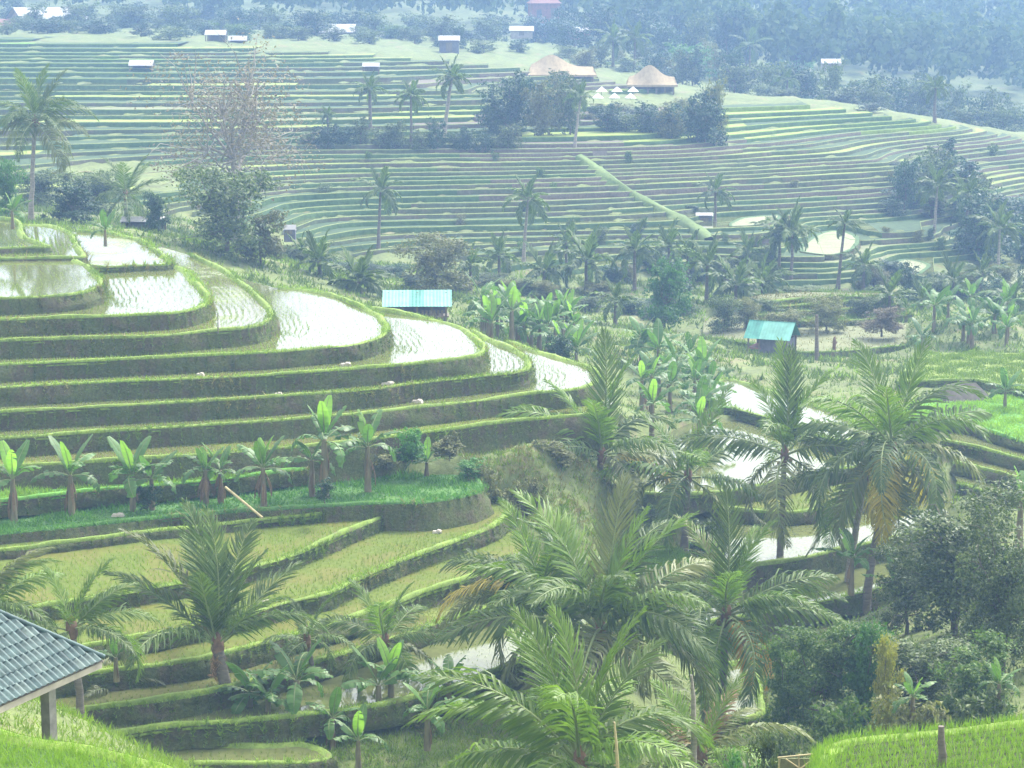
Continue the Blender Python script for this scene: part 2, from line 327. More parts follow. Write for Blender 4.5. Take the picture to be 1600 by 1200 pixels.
# --- valley floor between the palms
terrace('V1', -23.7, [(1105, 602), (1140, 592), (1200, 611), (1260, 630), (1320, 652), (1350, 680), (1310, 692), (1250, 670), (1180, 648), (1108, 628)], [], 'water', .5,
        'long white flooded paddy slanting below the teal hut in the valley', closed=True, rows=3)
terrace('V2', -24.2, [(985, 770), (1060, 776), (1142, 768), (1225, 752), (1300, 737), (1400, 722), (1460, 705)], [(1440, 680), (1330, 690), (1180, 655), (1085, 655), (1000, 700)], 'water', .8,
        'broad flooded paddy shining between the three tall palms', rows=6)
terrace('V3', -24.8, [(960, 806), (1020, 797), (1090, 788), (1160, 800), (1240, 802), (1320, 790), (1400, 774), (1470, 755)], [(1470, 715), (1300, 725), (960, 765)], 'mud', .7,
        'ochre valley strip behind the trunks of the tall palms', rows=6)
terrace('V4', -25.3, [(1130, 890), (1222, 881), (1310, 861), (1400, 840), (1490, 815)], [(1500, 770), (1350, 780), (1150, 800)], 'water', 1.1,
        'white flooded strip crossing behind the two slender trunks', rows=4)
terrace('V5', -26.2, [(1040, 985), (1150, 968), (1250, 948), (1340, 930), (1430, 905)], [(1440, 870), (1300, 885), (1060, 930)], 'water', .8,
        'thin flooded strip low in the valley beside the leaning trunk', rows=4)
terrace('V7', -25.2, [(985, 872), (1018, 858), (1058, 861), (1078, 882), (1060, 905), (1010, 915), (980, 900)], [], 'lawn', .5,
        'small bright green lawn patch between the palms', closed=True, rows=0, sow=False, grass=2)
terrace('V8', -26.7, [(1110, 1050), (1170, 1036), (1190, 1075), (1190, 1120), (1150, 1130), (1105, 1110)], [], 'water', .5,
        'white pond glimpsed under the orange dying frond', closed=True, rows=2)
terrace('V6', -23.6, [(1470, 690), (1520, 700), (1600, 720), (1720, 745)], [(1720, 690), (1600, 680), (1500, 660)], 'water', .6,
        'white flooded paddy at the right edge below the bright green field', rows=1)
terrace('V6b', -24.1, [(1490, 725), (1560, 741), (1620, 757), (1720, 780)], [(1720, 730), (1600, 710), (1480, 695)], 'water_green', .5,
        'narrow flooded strip at the right edge, second below the bright green field', rows=1)
terrace('V6c', -24.6, [(1500, 758), (1560, 775), (1620, 790), (1720, 812)], [(1720, 770), (1600, 745), (1480, 730)], 'water', .5,
        'lowest flooded strip at the right edge, above the bushy trees', rows=1)
terrace('V10', -23.2, [(1400, 655), (1450, 662), (1500, 662), (1560, 680), (1600, 692), (1720, 715)], [(1720, 618), (1560, 616), (1430, 622)], 'lawn', .5,
        'bright green rice field at the right edge in front of the thatched shed', rows=0, sow=False, grass=1.5)
terrace('V11', -22.9, [(1400, 598), (1450, 597), (1520, 596), (1600, 612), (1720, 622)], [(1720, 552), (1600, 551), (1430, 550)], 'ripe', .5,
        'yellow ripening rice field behind the grey thatched shed', rows=0, sow=False)
terrace('W1', -24.6, [(1095, 528), (1150, 535), (1250, 552), (1330, 548), (1420, 540)], [(1420, 505), (1330, 495), (1220, 486), (1150, 478), (1100, 500)], 'straw', .5,
        'pale straw-coloured field around the small teal hut', rows=0, sow=False)
for k_, (a, b, c, d) in enumerate([(506, 504, 500, 493), (494, 489, 483, 477), (483, 478, 472, 470), (474, 468, 464, 466)]):
    terrace('W%d' % (k_ + 2), -24.3 + .3 * k_, [(1165 + 12 * k_, a), (1250, b), (1350 - 12 * k_, c), (1425 - 14 * k_, d)], [(1400, 458), (1250, 456), (1165, 462)], 'straw' if k_ % 2 else 'young', .5,
            '%s of four curved pale steps behind the small teal hut' % ('lowest', 'second lowest', 'second highest', 'highest')[k_], rows=0, sow=False)
for key, z, pts, lab in (('P1', -23.15, [(1250, 392), (1300, 398), (1335, 388), (1340, 368), (1300, 360), (1265, 372)], 'largest bright pool with painted sky sheen on the far slope beside the palm pair'),
                         ('P2', -24.0, [(1300, 412), (1340, 416), (1354, 401), (1320, 395)], 'small bright pool with painted sky sheen just below the largest one on the far slope'),
                         ('P3', -24.6, [(1383, 428), (1430, 431), (1452, 413), (1408, 405)], 'bright pool with painted sky sheen on the far slope above the brownish bush'),
                         ('P4', -25.5, [(1522, 441), (1580, 445), (1645, 431), (1600, 417), (1540, 425)], 'bright pool with painted sky sheen on the far slope at the right edge'),
                         ('P5', -21.9, [(1140, 353), (1200, 349), (1222, 336), (1160, 340)], 'slim bright pool with painted sky sheen on the far slope right of the little grey hut')):
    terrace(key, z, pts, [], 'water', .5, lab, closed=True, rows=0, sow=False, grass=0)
# --- the photographer's side
terrace('N1', -15.3, [(1284, 1500), (1272, 1250), (1280, 1180), (1305, 1162), (1340, 1154), (1400, 1146), (1480, 1137), (1600, 1123), (1800, 1100)], [(2000, 1500)], 'lawn', 2.2,
        'vivid green young rice field in the near right corner', rows=0, sow=False, grass=0)
terrace('N2', -13.2, [(-160, 1120), (-60, 1128), (0, 1140), (60, 1155), (110, 1162), (170, 1174), (230, 1187), (270, 1200), (300, 1225)], [(260, 1600), (-260, 1600), (-260, 1120)], 'lawn', 2.6,
        'vivid grass bank in the near left corner in front of the tiled pavilion', rows=0, sow=False, grass=0)

def catmull(P, step, closed=False):
    P = np.asarray(P, float); n = len(P); out = []
    for i in range(n if closed else n - 1):
        if closed: p0, p1, p2, p3 = P[(i - 1) % n], P[i], P[(i + 1) % n], P[(i + 2) % n]
        else: p0, p1, p2, p3 = P[max(i - 1, 0)], P[i], P[i + 1], P[min(i + 2, n - 1)]
        L = np.linalg.norm(p2 - p1); k = max(2, int(L / step)); d1 = (p2 - p0) / 2; d2 = (p3 - p1) / 2
        for d in (d1, d2):
            l = np.linalg.norm(d)
            if l > L: d *= L / l
        t = np.linspace(0, 1, k, endpoint=False)[:, None]
        out.append((2 * t**3 - 3 * t**2 + 1) * p1 + (t**3 - 2 * t**2 + t) * d1 + (-2 * t**3 + 3 * t**2) * p2 + (t**3 - t**2) * d2)
    if not closed: out.append(P[-1:])
    return np.vstack(out)
def inside(P, poly):
    x, y = P[:, 0], P[:, 1]; r = np.zeros(len(P), bool); n = len(poly); j = n - 1
    for i in range(n):
        xi, yi = poly[i]; xj, yj = poly[j]
        c = ((yi > y) != (yj > y)) & (x < (xj - xi) * (y - yi) / (yj - yi + 1e-12) + xi); r ^= c; j = i
    return r
def wob(n, amp, k=5):
    v = RNG.normal(0, 1, n + 2 * k); v = np.convolve(v, np.ones(k) / k, 'same')[k:-k]; return v * amp * math.sqrt(k)

for T in TL:
    lip = np.array([onz(px, py, T['z'])[:2] for px, py in T['lip']])
    T['lipw'] = catmull(lip, .4, T['closed'])
    cl = np.array([onz(px, py, T['z'])[:2] for px, py in T['close']]).reshape(-1, 2)
    T['poly'] = np.vstack([T['lipw'], cl])
    a = np.vstack([T['lipw'], cl]); area = 0.5 * np.sum(a[:, 0] * np.roll(a[:, 1], -1) - np.roll(a[:, 0], -1) * a[:, 1]); T['ccw'] = area > 0
    t = np.gradient(T['lipw'], axis=0); t /= np.linalg.norm(t, axis=1)[:, None] + 1e-9
    T['inn'] = np.stack([-t[:, 1], t[:, 0]], 1) * (1 if T['ccw'] else -1)
    T['lipw'] = T['lipw'] + T['inn'] * (wob(len(t), .035, 11) + wob(len(t), .02, 3))[:, None]; T['poly'] = np.vstack([T['lipw'], cl])

# ================================================================== SMOOTH LAND (radial basis surface through known places)
CP = []
for T in TL:
    if T['key'] in ('N1', 'N2'): continue
    step = max(1, int(3.0 / .4)); P = T['poly'] if T['closed'] else T['lipw']
    off_ = .32 if T['key'][0] in 'WP' or T['key'] in ('V1','V6','V6b','V6c','V7','V8','V10','V11') else min(T['drop'], .95) + .25
    for p in P[::step]: CP.append((p[0], p[1], T['z'] - off_))
def cp(px, py, Y): CP.append(tuple(at(px, py, Y)))
def cw(x, y, z): CP.append((x, y, z))
# the photographer's hillside
for x in (-40, -20, 0, 20, 40):
    cw(x, 2, -2.2); cw(x, 18, -8.5 if abs(x) < 15 else -7)
for x, z in ((-26, -15.3), (-14, -15.6), (-6, -18.5), (0, -21), (6, -20), (11, -18.2), (20, -17.8), (30, -17.6)): cw(x, 44, z)
for x, z in ((-22, -17.6), (-13, -18.2), (-6, -21.5), (0, -22.8), (7, -22), (12, -21), (22, -20.2)): cw(x, 55, z)
for p in ((300, 1230, 64), (520, 1215, 67), (700, 1180, 68), (900, 1130, 72), (1000, 1080, 78), (1100, 1160, 74), (1250, 1060, 80), (1380, 1030, 78), (1500, 1010, 76), (1600, 980, 76), (1750, 950, 76)): cp(*p)
for p in ((640, 712, 91.5), (740, 735, 91.5), (720, 765, 90), (820, 740, 92.5), (870, 700, 94.5), (900, 790, 91), (830, 815, 89), (900, 880, 86), (960, 780, 95), (930, 950, 83.5)): cp(*p)
for p in ((1000, 640, 118), (1050, 700, 108), (1000, 580, 130), (1050, 520, 145), (960, 540, 135), (1400, 700, 110), (1450, 780, 101), (1560, 830, 96), (1600, 880, 90), (1480, 900, 90), (1380, 950, 91)): cp(*p)
# behind the near hill
for p in ((-150, 350, 145), (50, 352, 140), (200, 360, 140), (330, 385, 142), (450, 440, 138), (600, 485, 136), (700, 508, 136), (800, 535, 138), (880, 552, 136)): cp(*p)
for p in ((-150, 330, 168), (100, 332, 166), (300, 365, 166), (480, 410, 166), (650, 440, 165), (850, 470, 160), (1000, 490, 160), (1150, 470, 165), (1450, 500, 152), (1600, 500, 156), (1750, 500, 160)): cp(*p)
# far slope
for p in ((-150, 285, 188), (100, 280, 188), (300, 300, 187), (500, 395, 180), (800, 410, 181), (1050, 425, 182), (1250, 440, 180), (1400, 445, 182), (1550, 435, 188), (1700, 440, 192),
          (500, 350, 191), (800, 355, 193), (1050, 355, 195), (1250, 365, 195), (1400, 360, 199), (1550, 395, 200), (1700, 400, 205),
          (460, 240, 213), (620, 238, 214), (800, 240, 214), (940, 240, 215), (1050, 232, 219), (1250, 250, 222), (1400, 262, 224), (1550, 325, 222), (1700, 350, 225),
          (1150, 170, 252), (1250, 165, 257), (1400, 185, 254), (1520, 235, 246), (1600, 275, 240),
          (1150, 150, 268), (1300, 158, 272), (1420, 178, 270),
          (-150, 195, 226), (100, 195, 226), (300, 200, 224), (500, 205, 224), (700, 205, 226), (850, 205, 228),
          (-150, 130, 262), (100, 130, 262), (300, 135, 258), (500, 140, 256), (700, 142, 256), (-150, 60, 318), (100, 60, 318), (300, 66, 312), (500, 78, 300), (700, 92, 292), (800, 104, 286),
          (880, 150, 268), (960, 152, 270), (1060, 152, 270),
          (-150, 40, 380), (150, 42, 380), (450, 52, 370), (700, 62, 370), (900, 75, 370), (1100, 105, 350), (1250, 125, 360),
          (1350, 172, 330), (1500, 205, 320), (1650, 235, 315), (1450, 140, 400), (1600, 150, 400), (1750, 160, 400), (1500, 95, 460), (1650, 95, 470),
          (-200, 20, 480), (200, 20, 480), (600, 25, 480), (1000, 40, 480), (1300, 70, 470), (-300, -60, 640), (200, -60, 640), (800, -60, 640), (1400, -50, 640), (1900, -50, 640)): cp(*p)
for x in (-500, -250, 0, 250, 500): cw(x, 950, 34); cw(x, 1400, 30)
for p in ((-900, 60, 320), (2500, 200, 320), (-900, 280, 190), (2500, 400, 200), (-900, 500, 120), (2500, 700, 110), (-900, 1000, 70), (2500, 1000, 70)): cp(*p)
CP = np.array(CP)
_, ui = np.unique(np.round(CP[:, :2] / .6), axis=0, return_index=True); CP = CP[np.sort(ui)]
def warp(P):                      # compress the distance so that near and far features weigh alike
    s = 120.0 / (P[:, 1] + 40.0); return np.stack([P[:, 0] * s, 150 * np.log((P[:, 1] + 40) / 100)], 1)
def kern(A, B): return np.sqrt(((A[:, None] - B[None]) ** 2).sum(2) + 1.5)
_w = warp(CP); _n = len(CP)
_A = np.zeros((_n + 3, _n + 3)); _A[:_n, :_n] = kern(_w, _w) - np.eye(_n) * .05
_Pm = np.column_stack([np.ones(_n), _w]); _A[:_n, _n:] = _Pm; _A[_n:, :_n] = _Pm.T
_c = np.linalg.solve(_A, np.concatenate([CP[:, 2], np.zeros(3)]))
def H(xy):
    xy = np.atleast_2d(np.asarray(xy, float)); out = np.empty(len(xy))
    for i in range(0, len(xy), 8000):
        w = warp(xy[i:i + 8000]); out[i:i + 8000] = kern(w, _w) @ _c[:_n] + _c[_n] + w @ _c[_n + 1:]
    return out
def h1(x, y): return float(H([(x, y)])[0])

# ground sheet
gy = np.concatenate([np.arange(1, 60, 1.5), np.arange(60, 135, .8), np.geomspace(135, 420, 130), np.geomspace(425, 1500, 50)])
gt = np.linspace(-1, 1, 210); gt = .30 * gt + .45 * gt ** 5
GX = gt[None, :] * (gy[:, None] + 30); GY = np.repeat(gy[:, None], len(gt), 1)
GZ = H(np.stack([GX.ravel(), GY.ravel()], 1)).reshape(GX.shape)
amp = np.clip(GY / 900, .05, .5)
GZ += RNG.normal(0, 1, GZ.shape) * amp * .35
# keep the sheet clear of every terrace tread
gp = np.stack([GX.ravel(), GY.ravel()], 1); gz = GZ.ravel()
for T in TL:
    lo = T['poly'].min(0) - 2; hi = T['poly'].max(0) + 2
    sel = np.where((gp[:, 0] > lo[0]) & (gp[:, 0] < hi[0]) & (gp[:, 1] > lo[1]) & (gp[:, 1] < hi[1]))[0]
    if len(sel):
        ins = sel[inside(gp[sel], T['poly'])]; gz[ins] = np.minimum(gz[ins], T['z'] - .35)
GZ = gz.reshape(GX.shape)
g = obj('terrain', Soup().grid(np.dstack([GX, GY, GZ])).mesh('terrain', M['ground']))
tag(g, 'rough grassy ground of the valley between the terraces', 'ground', kind='structure')

# ------------------------------------------------------------------ build each terrace
def build_terrace(T):
    z = T['z']; lip = T['lipw']; inn = T['inn']; n = len(lip)
    root = empty('rice_terrace', (*lip.mean(0), z), 0, T['label'], 'terrace', 'rice terraces of the valley', 'structure')
    inv = -np.array(root.location)
    def part(name, so, mats, kind=None, smooth=True):
        for k in range(len(so.v)): so.v[k] = so.v[k] + inv
        o = obj(name, so.mesh(name, mats, smooth), root)
        if kind: o['kind'] = kind
        return o
    # bank: earth face under the lip, uneven, sloping outward
    rows = 6; P = np.zeros((rows, n, 3)); bul = wob(n, .09, 9)
    for r in range(rows):
        f = r / (rows - 1); off = -(.02 + f * (.22 if T['drop'] < 1.2 else .34) * T['drop'] + bul * math.sin(math.pi * f)) + RNG.normal(0, .045, n) * (0 < r)
        P[r, :, :2] = lip + inn * off[:, None]; P[r, :, 2] = z + .02 - f * T['drop'] + RNG.normal(0, .02, n) * (0 < r)
    so = Soup(); Pb = np.concatenate([P, P[:, :1]], 1) if T['closed'] else P
    so.grid(Pb); part('bank', so, M['bank'])
    # bund: low grassy ridge along the lip
    low = T['key'] in ('N1', 'N2') or T['key'][0] == 'P'
    wid = .36 + wob(n, .05, 9); hh = (.02 if low else .11) + (wob(n, .022, 5) + wob(n, .03, 13)).clip(-.07, .12) * (not low)
    prof = [(-.05, -.10), (0, .02), (.08, 1.0), (.6, 1.0), (1.0, -.6)]
    P = np.zeros((len(prof), n, 3))
    for r, (a, b) in enumerate(prof):
        P[r, :, :2] = lip + inn * (a * wid)[:, None]; P[r, :, 2] = z + (hh * b if r >= 2 else b)
    so = Soup(); Pb = np.concatenate([P, P[:, :1]], 1) if T['closed'] else P
    so.grid(Pb); part('bund', so, M['far_green' if T['key'][0] == 'P' else 'bund' if low else 'lawn' if T['surf'] in ('lawn',) else 'herb' if T['surf'] == 'herb' else 'bund'])
    # paddy surface
    poly = T['poly'].copy(); poly[:n] += inn * .12
    tris = tessellate_polygon([[Vector((p[0], p[1], 0)) for p in poly]])
    so = Soup().add(np.column_stack([poly, np.full(len(poly), z - .02)]), np.array(tris))
    nm = {'water': 'paddy_water', 'water_green': 'paddy_water', 'mud': 'paddy_mud', 'straw': 'straw_field', 'young': 'young_rice', 'ripe': 'ripe_rice', 'lawn': 'turf', 'herb': 'turf'}[T['surf']]
    s_ = part(nm, so, M['pool_sky_paint' if T['key'][0] == 'P' else 'wet_soil' if T['key'] == 'N1' else 'far_green' if T['key'] == 'N2' else T['surf']], None, False)
    me = s_.data                                     # all faces up
    nz = np.array([p.normal.z for p in me.polygons])
    if (nz < 0).mean() > .5: me.flip_normals()
    # grass on bund and bank
    D = float(np.median(lip[:, 1])); dens = int(n * .4 * T['grass'] * (70 if D < 110 else 22))
    if dens:
        fine = 1 if D < 110 else 2
        pw = np.clip(.55 + wob(n, .35, 9), .05, 1.5); pw /= pw.sum()
        i = RNG.choice(n, dens, p=pw); b = lip[i] + inn[i] * RNG.normal(.12, .11, dens)[:, None] + RNG.normal(0, .1, (dens, 2))
        so = Soup(); so.add(*blades(np.column_stack([b, np.full(dens, z + .06)]), RNG.uniform(.07, .22, dens) * fine, RNG.uniform(.02, .05, dens) * fine, .6))
        part('bund_grass', so, M['grass_lush' if T['surf'] in ('herb',) else 'rice' if T['surf'] == 'lawn' else 'grass'], 'stuff')
        k = int(dens * 1.5); i = RNG.integers(0, n, k); f = RNG.uniform(0, 1, k) ** 1.3
        b = lip[i] - inn[i] * (.04 + f * .22 * T['drop'])[:, None]
        so = Soup(); so.add(*blades(np.column_stack([b, z - f * T['drop'] * .95]), RNG.uniform(.08, .26, k) * fine, RNG.uniform(.03, .07, k) * fine, .9, (0, -.5, .6)))
        part('bank_weeds', so, M['grass_dark'], 'stuff')
        k = dens // 3; pw = np.clip(wob(n, .6, 7) - .1, 0, 2) + 1e-4; i = RNG.choice(n, k, p=pw / pw.sum()); f = RNG.uniform(-.1, .6, k)
        b = lip[i] - inn[i] * (.02 + f.clip(0) * .22 * T['drop'])[:, None] + RNG.normal(0, .05, (k, 2))
        so = Soup(); so.add(*blades(np.column_stack([b, z + .06 - f * T['drop']]), RNG.uniform(.1, .34, k) * fine, RNG.uniform(.02, .05, k) * fine, .8, (0, -.3, .7)))
        part('tall_weeds', so, M['grass_dry' if RNG.uniform() < .5 else 'grass'], 'stuff')
    # rows of seedlings following the lip
    if T['sow'] and T['rows']:
        up = [U for U in TL if U['z'] > z + .05]; pts = []; dirs = []
        for r in range(T['rows']):
            q = lip + inn * (.52 + r * .30)
            seg = np.linalg.norm(np.diff(q, axis=0), axis=1); s = np.concatenate([[0], np.cumsum(seg)]); u = np.arange(0, s[-1], .26)
            di = np.column_stack([np.interp(u, s, inn[:, 0]), np.interp(u, s, inn[:, 1])])
            q = np.column_stack([np.interp(u, s, q[:, 0]), np.interp(u, s, q[:, 1])]) + RNG.normal(0, .02, (len(u), 2))
            ok = inside(q, T['poly']); pts.append(q[ok]); dirs.append(di[ok])
        q = np.vstack(pts); di = np.vstack(dirs)
        for U in up:
            big = U['poly']
            if len(q): ok = ~inside(q, big); q = q[ok]; di = di[ok]
        nar = np.zeros(len(q), bool)                 # narrow strips are planted densely, open pools thinly
        for U in up:
            if len(q): nar |= inside(q + di * 1.7, U['poly'])
        ok = RNG.uniform(size=len(q)) > np.where(nar, .05, .12 if T['surf'] == 'mud' else .45); q = q[ok]; nar = nar[ok]
        if len(q):
            b = np.repeat(np.column_stack([q, np.full(len(q), z - .03)]), 4, 0); m_ = len(b); b[:, :2] += RNG.normal(0, .025, (m_, 2))
            wf = np.repeat(np.where(nar, .8, .45 if T['surf'] == 'water' else .7 if T['surf'] == 'water_green' else 1.3), 4)
            so = Soup(); so.add(*blades(b, RNG.uniform(.10, .22, m_) * wf, RNG.uniform(.012, .022, m_) * (wf + .3), .35))
            part('rice_seedlings', so, M['seedling'], 'stuff')
    # turf for the lawns
    if T['surf'] in ('lawn', 'herb', 'ripe', 'straw', 'young') and T['key'] not in ('N1', 'N2'):
        lo = T['poly'].min(0); hi = T['poly'].max(0); k = 30000 if T['surf'] != 'straw' else 2500
        q = RNG.uniform(lo, hi, (k, 2)); q = q[inside(q, T['poly'])]
        for U in TL:
            if U['z'] > z + .05 and len(q): q = q[~inside(q, U['poly'])]
        m_ = len(q); hum = np.clip(np.sin(q[:, 0] * 1.7) * np.sin(q[:, 1] * 2.1) + 1, .3, 2)
        so = Soup(); so.add(*blades(np.column_stack([q, np.full(m_, z - .02)]), RNG.uniform(.08, .24, m_) * hum, RNG.uniform(.04, .09, m_), .7))
        part('turf_blades', so, M['grass_lush' if T['surf'] == 'herb' else 'rice' if T['surf'] == 'lawn' else 'grass_dry' if T['surf'] == 'straw' else 'grass'], 'stuff')
    return root
for T in TL: build_terrace(T)
TK = {T['key']: T for T in TL}

# ================================================================== FAR SLOPE: terrace steps along the contours
DZ = .33
def far_terraces(xs, y0, y1, zlo, zhi, dz, regions):
    ys = np.arange(y0, y1, .5); near = ys < 186
    hh = H(np.stack([np.repeat(xs, len(ys)), np.tile(ys, len(xs))], 1)).reshape(len(xs), len(ys))
    for i in range(len(xs)):
        j = int(np.argmin(np.where(near, hh[i], 99))); hh[i, :j] = -99; hh[i, j:] = np.maximum.accumulate(hh[i, j:])
    lev = [zlo]
    while lev[-1] < zhi: lev.append(lev[-1] + dz * RNG.uniform(.72, 1.35))
    K = len(lev) - 1; cross = np.full((K + 1, len(xs)), np.nan)
    for k in range(K + 1):
        z = lev[k]
        for i in range(len(xs)):
            j = np.argmax(hh[i] >= z)
            if hh[i, j] >= z and j > 0 and hh[i, j - 1] > -90:
                a, b = hh[i, j - 1], hh[i, j]; cross[k, i] = ys[j - 1] + (z - a) / (b - a + 1e-9) * .5
    for k in range(K):
        z = lev[k]; zt = lev[k + 1]
        ok = ~np.isnan(cross[k]) & ~np.isnan(cross[k + 1]) & (cross[k + 1] - cross[k] < 16)
        i = 0; runs = []
        while i < len(xs):
            if ok[i]:
                j = i
                while j + 1 < len(xs) and ok[j + 1]: j += 1
                runs.append((i, j)); i = j + 1
            else: i += 1
        for a, b in runs:
            s = a
            while s < b:
                e = min(b, s + int(RNG.integers(8, 30)));
                if b - e < 6: e = b
                if e - s >= 4: far_step(xs[s:e + 1], cross[k, s:e + 1], cross[k + 1, s:e + 1], z, zt, regions)
                s = e
FARN = [0]
def far_step(x, yf, yb, z, zt, regions):
    n = len(x); c = n // 2; px = 800 + F * x[c] / yf[c]; py = 600 - F * math.tan(math.atan(zt / yf[c]) + PITCH)
    yf = yf + wob(n, .12, 3) + wob(n, .10, 9); yb = np.maximum(yb, yf + .7)
    bank, tread, lip, label = regions(px, py)
    P = np.zeros((7, n, 3)); P[:, :, 0] = x
    j = RNG.normal(0, .04, n)
    P[0, :, 1] = yf - .25; P[0, :, 2] = z - .35
    P[1, :, 1] = yf - .16; P[1, :, 2] = z + (zt - z) * .5
    P[2, :, 1] = yf - .05 + j; P[2, :, 2] = zt + .02
    P[3, :, 1] = yf + .02 + j; P[3, :, 2] = zt + .09
    P[4, :, 1] = yf + .24; P[4, :, 2] = zt + .07
    P[5, :, 1] = yf + .32; P[5, :, 2] = zt
    P[6, :, 1] = yb + .3; P[6, :, 2] = zt
    o = (x[c], yf[c], zt)
    root = empty('rice_terrace_step', o, 0, label, 'terrace', label, 'structure'); P = P - np.array(o)
    obj('bank', Soup().grid(P[:3]).mesh('bank', bank), root)
    obj('bund', Soup().grid(P[2:6]).mesh('bund', lip), root)
    obj('paddy_surface', Soup().grid(P[5:]).mesh('paddy_surface', tread, False), root)
    FARN[0] += 1
def reg(px, py):
    r = random.random()
    if py < 200 and px < 830:
        if px < 260 and py < 130: return M['far_green'], M['lawn' if r < .3 else 'far_tread'], M['bund'], 'green rice terrace step on the far upper left slope'
        if px > 680 and 110 < py < 140: return M['fallow'], M['fallow'], M['far_lip'], 'brown fallow terrace step below the far sheds'
        return M['far_green' if r < .6 else 'far_bank'], M['young' if r < .2 else 'water' if r < .45 else 'straw' if r < .55 else 'far_tread'], M['far_lip'], 'terrace step on the far upper slope below the farm sheds'
    if px < 800: return M['far_bank' if r < .4 else 'far_green'], M['water' if r < .15 else 'young' if r < .3 else 'far_tread'], M['far_lip'], 'straight terrace step on the far slope left of the diagonal path'
    if px < 1010 + (py - 240) * .6 and px < 1080 and py < 345: return M['fallow' if r < .6 else 'far_bank'], M['fallow' if r < .7 else 'water'], M['far_lip'], 'brownish terrace step just left of the diagonal grassy path'
    if py < 215: return M['far_green' if r < .5 else 'bund'], M['young' if r < .3 else 'far_tread'], M['bund'], 'grassy terrace step near the ridge right of the restaurant'
    if py < 300: return M['far_bank' if r < .6 else 'fallow'], M['water' if r < .15 else 'young' if r < .35 else 'far_tread'], M['far_lip'], 'long terrace step on the far slope right of the diagonal path'
    return M['far_green' if r < .5 else 'far_bank'], M['water' if r < .35 else 'straw' if r < .5 else 'far_tread'], M['far_lip'], 'flooded terrace step low on the far right slope'
far_terraces(np.arange(-74, 76, 1.0), 160, 352, -25.0, -7.5, DZ, reg)

# ================================================================== PLANT PROTOTYPES
M['stemgreen'] = plain_mat('leaf_midrib', (.20, .25, .09), .5, .2, 4)
def frond_mesh(name, L, bend, seed, fold=.35, n=58, hang=.55, w=.04):
    """a pinnate coconut frond: starts along +X, bends down by `bend` radians over its length"""
    r = np.random.default_rng(seed); S = 14
    ang = -bend * (np.linspace(0, 1, S) ** 1.5); st = L / (S - 1)
    x = np.concatenate([[0], np.cumsum(np.cos(ang[:-1]) * st)]); z = np.concatenate([[0], np.cumsum(np.sin(ang[:-1]) * st)])
    y = np.sin(np.linspace(0, 1, S) * 2.2) * L * .05 * r.normal()
    R = np.column_stack([x, y, z]); so = Soup()
    so.tube(R, np.linspace(.045, .008, S) * (L / 3.8), 4, 1)
    V = []; Q = []; k = 0
    for i in range(n):
        for sgn in (-1, 1):
            u = .14 + .86 * (i + r.uniform(-.3, .3)) / (n - 1); u = min(max(u, .1), 1)
            p = np.array([np.interp(u, np.linspace(0, 1, S), R[:, c]) for c in range(3)])
            a = np.interp(u, np.linspace(0, 1, S), ang); T_ = np.array([math.cos(a), 0, math.sin(a)]); N_ = np.array([-math.sin(a), 0, math.cos(a)]); B = np.array([0, 1.0, 0]) * sgn
            ll = L * (.06 + .20 * math.sin(math.pi * min(1, u * .93 + .10)) ** .8) * r.uniform(.8, 1.12)
            fw = (1.1 if bend < .6 else .5) + .9 * u ** 2                       # leaflets sweep forward towards the tip
            d = B + T_ * (fw + r.normal(0, .12)) + N_ * (fold + r.normal(0, .22)); d /= np.linalg.norm(d)
            d2 = d + np.array([0, 0, -hang * r.uniform(.6, 1.5)]); d2 /= np.linalg.norm(d2)
            d3 = d2 + np.array([0, 0, -hang * 1.1 * r.uniform(.5, 1.5)]); d3 /= np.linalg.norm(d3)
            ww = w * r.uniform(.8, 1.2) * (L / 3.8)
            a0 = p; a1 = a0 + d * ll * .35; a2 = a1 + d2 * ll * .35; a3 = a2 + d3 * ll * .3
            wd = T_ * .9 + N_ * .25 * r.normal()
            V += [a0 - wd * ww * .4, a0 + wd * ww * .4, a1 - wd * ww, a1 + wd * ww, a2 - wd * ww * .75, a2 + wd * ww * .75, a3 - wd * ww * .12, a3 + wd * ww * .12]
            Q += [(k, k + 1, k + 3, k + 2), (k + 2, k + 3, k + 5, k + 4), (k + 4, k + 5, k + 7, k + 6)]; k += 8
    so.add(V, Q, 0)
    return so.mesh(name, [M['frond'], M['frond']], True)
FR = {}
for nm, bend, hang in (('spear', .55, .3), ('arch', 1.3, .85), ('droop', 1.8, .95), ('hang', 2.1, .5)):
    FR[nm] = [frond_mesh('frond_' + nm, 3.8, bend * f, 10 * k + hash(nm) % 7 if False else 31 * k + len(nm), .5 if nm == 'spear' else .3, 58, hang) for k, f in enumerate((.8, 1.05, 1.3))]
FRF = {nm: [frond_mesh('far_frond_' + nm, 3.8, bend, 77 + len(nm), .3, 22, hang, .19)] for nm, bend, hang in (('spear', .3, .1), ('arch', 1.0, .4), ('droop', 1.6, .6), ('hang', 2.1, .5))}
STEMM = {}
def ground_hit(px, py, y0=170, y1=420):
    d = ray(px, py); ys = np.arange(y0, y1, .5); P = d[None] * (ys / d[1])[:, None]; hz_ = H(P[:, :2]) + .3
    below = P[:, 2] <= hz_; j = int(np.argmax(below)); return float(ys[j]) if below[j] else None
def slot_mat(o, mats):
    for k, m in enumerate(mats):
        if k < len(o.material_slots): o.material_slots[k].link = 'OBJECT'; o.material_slots[k].material = m
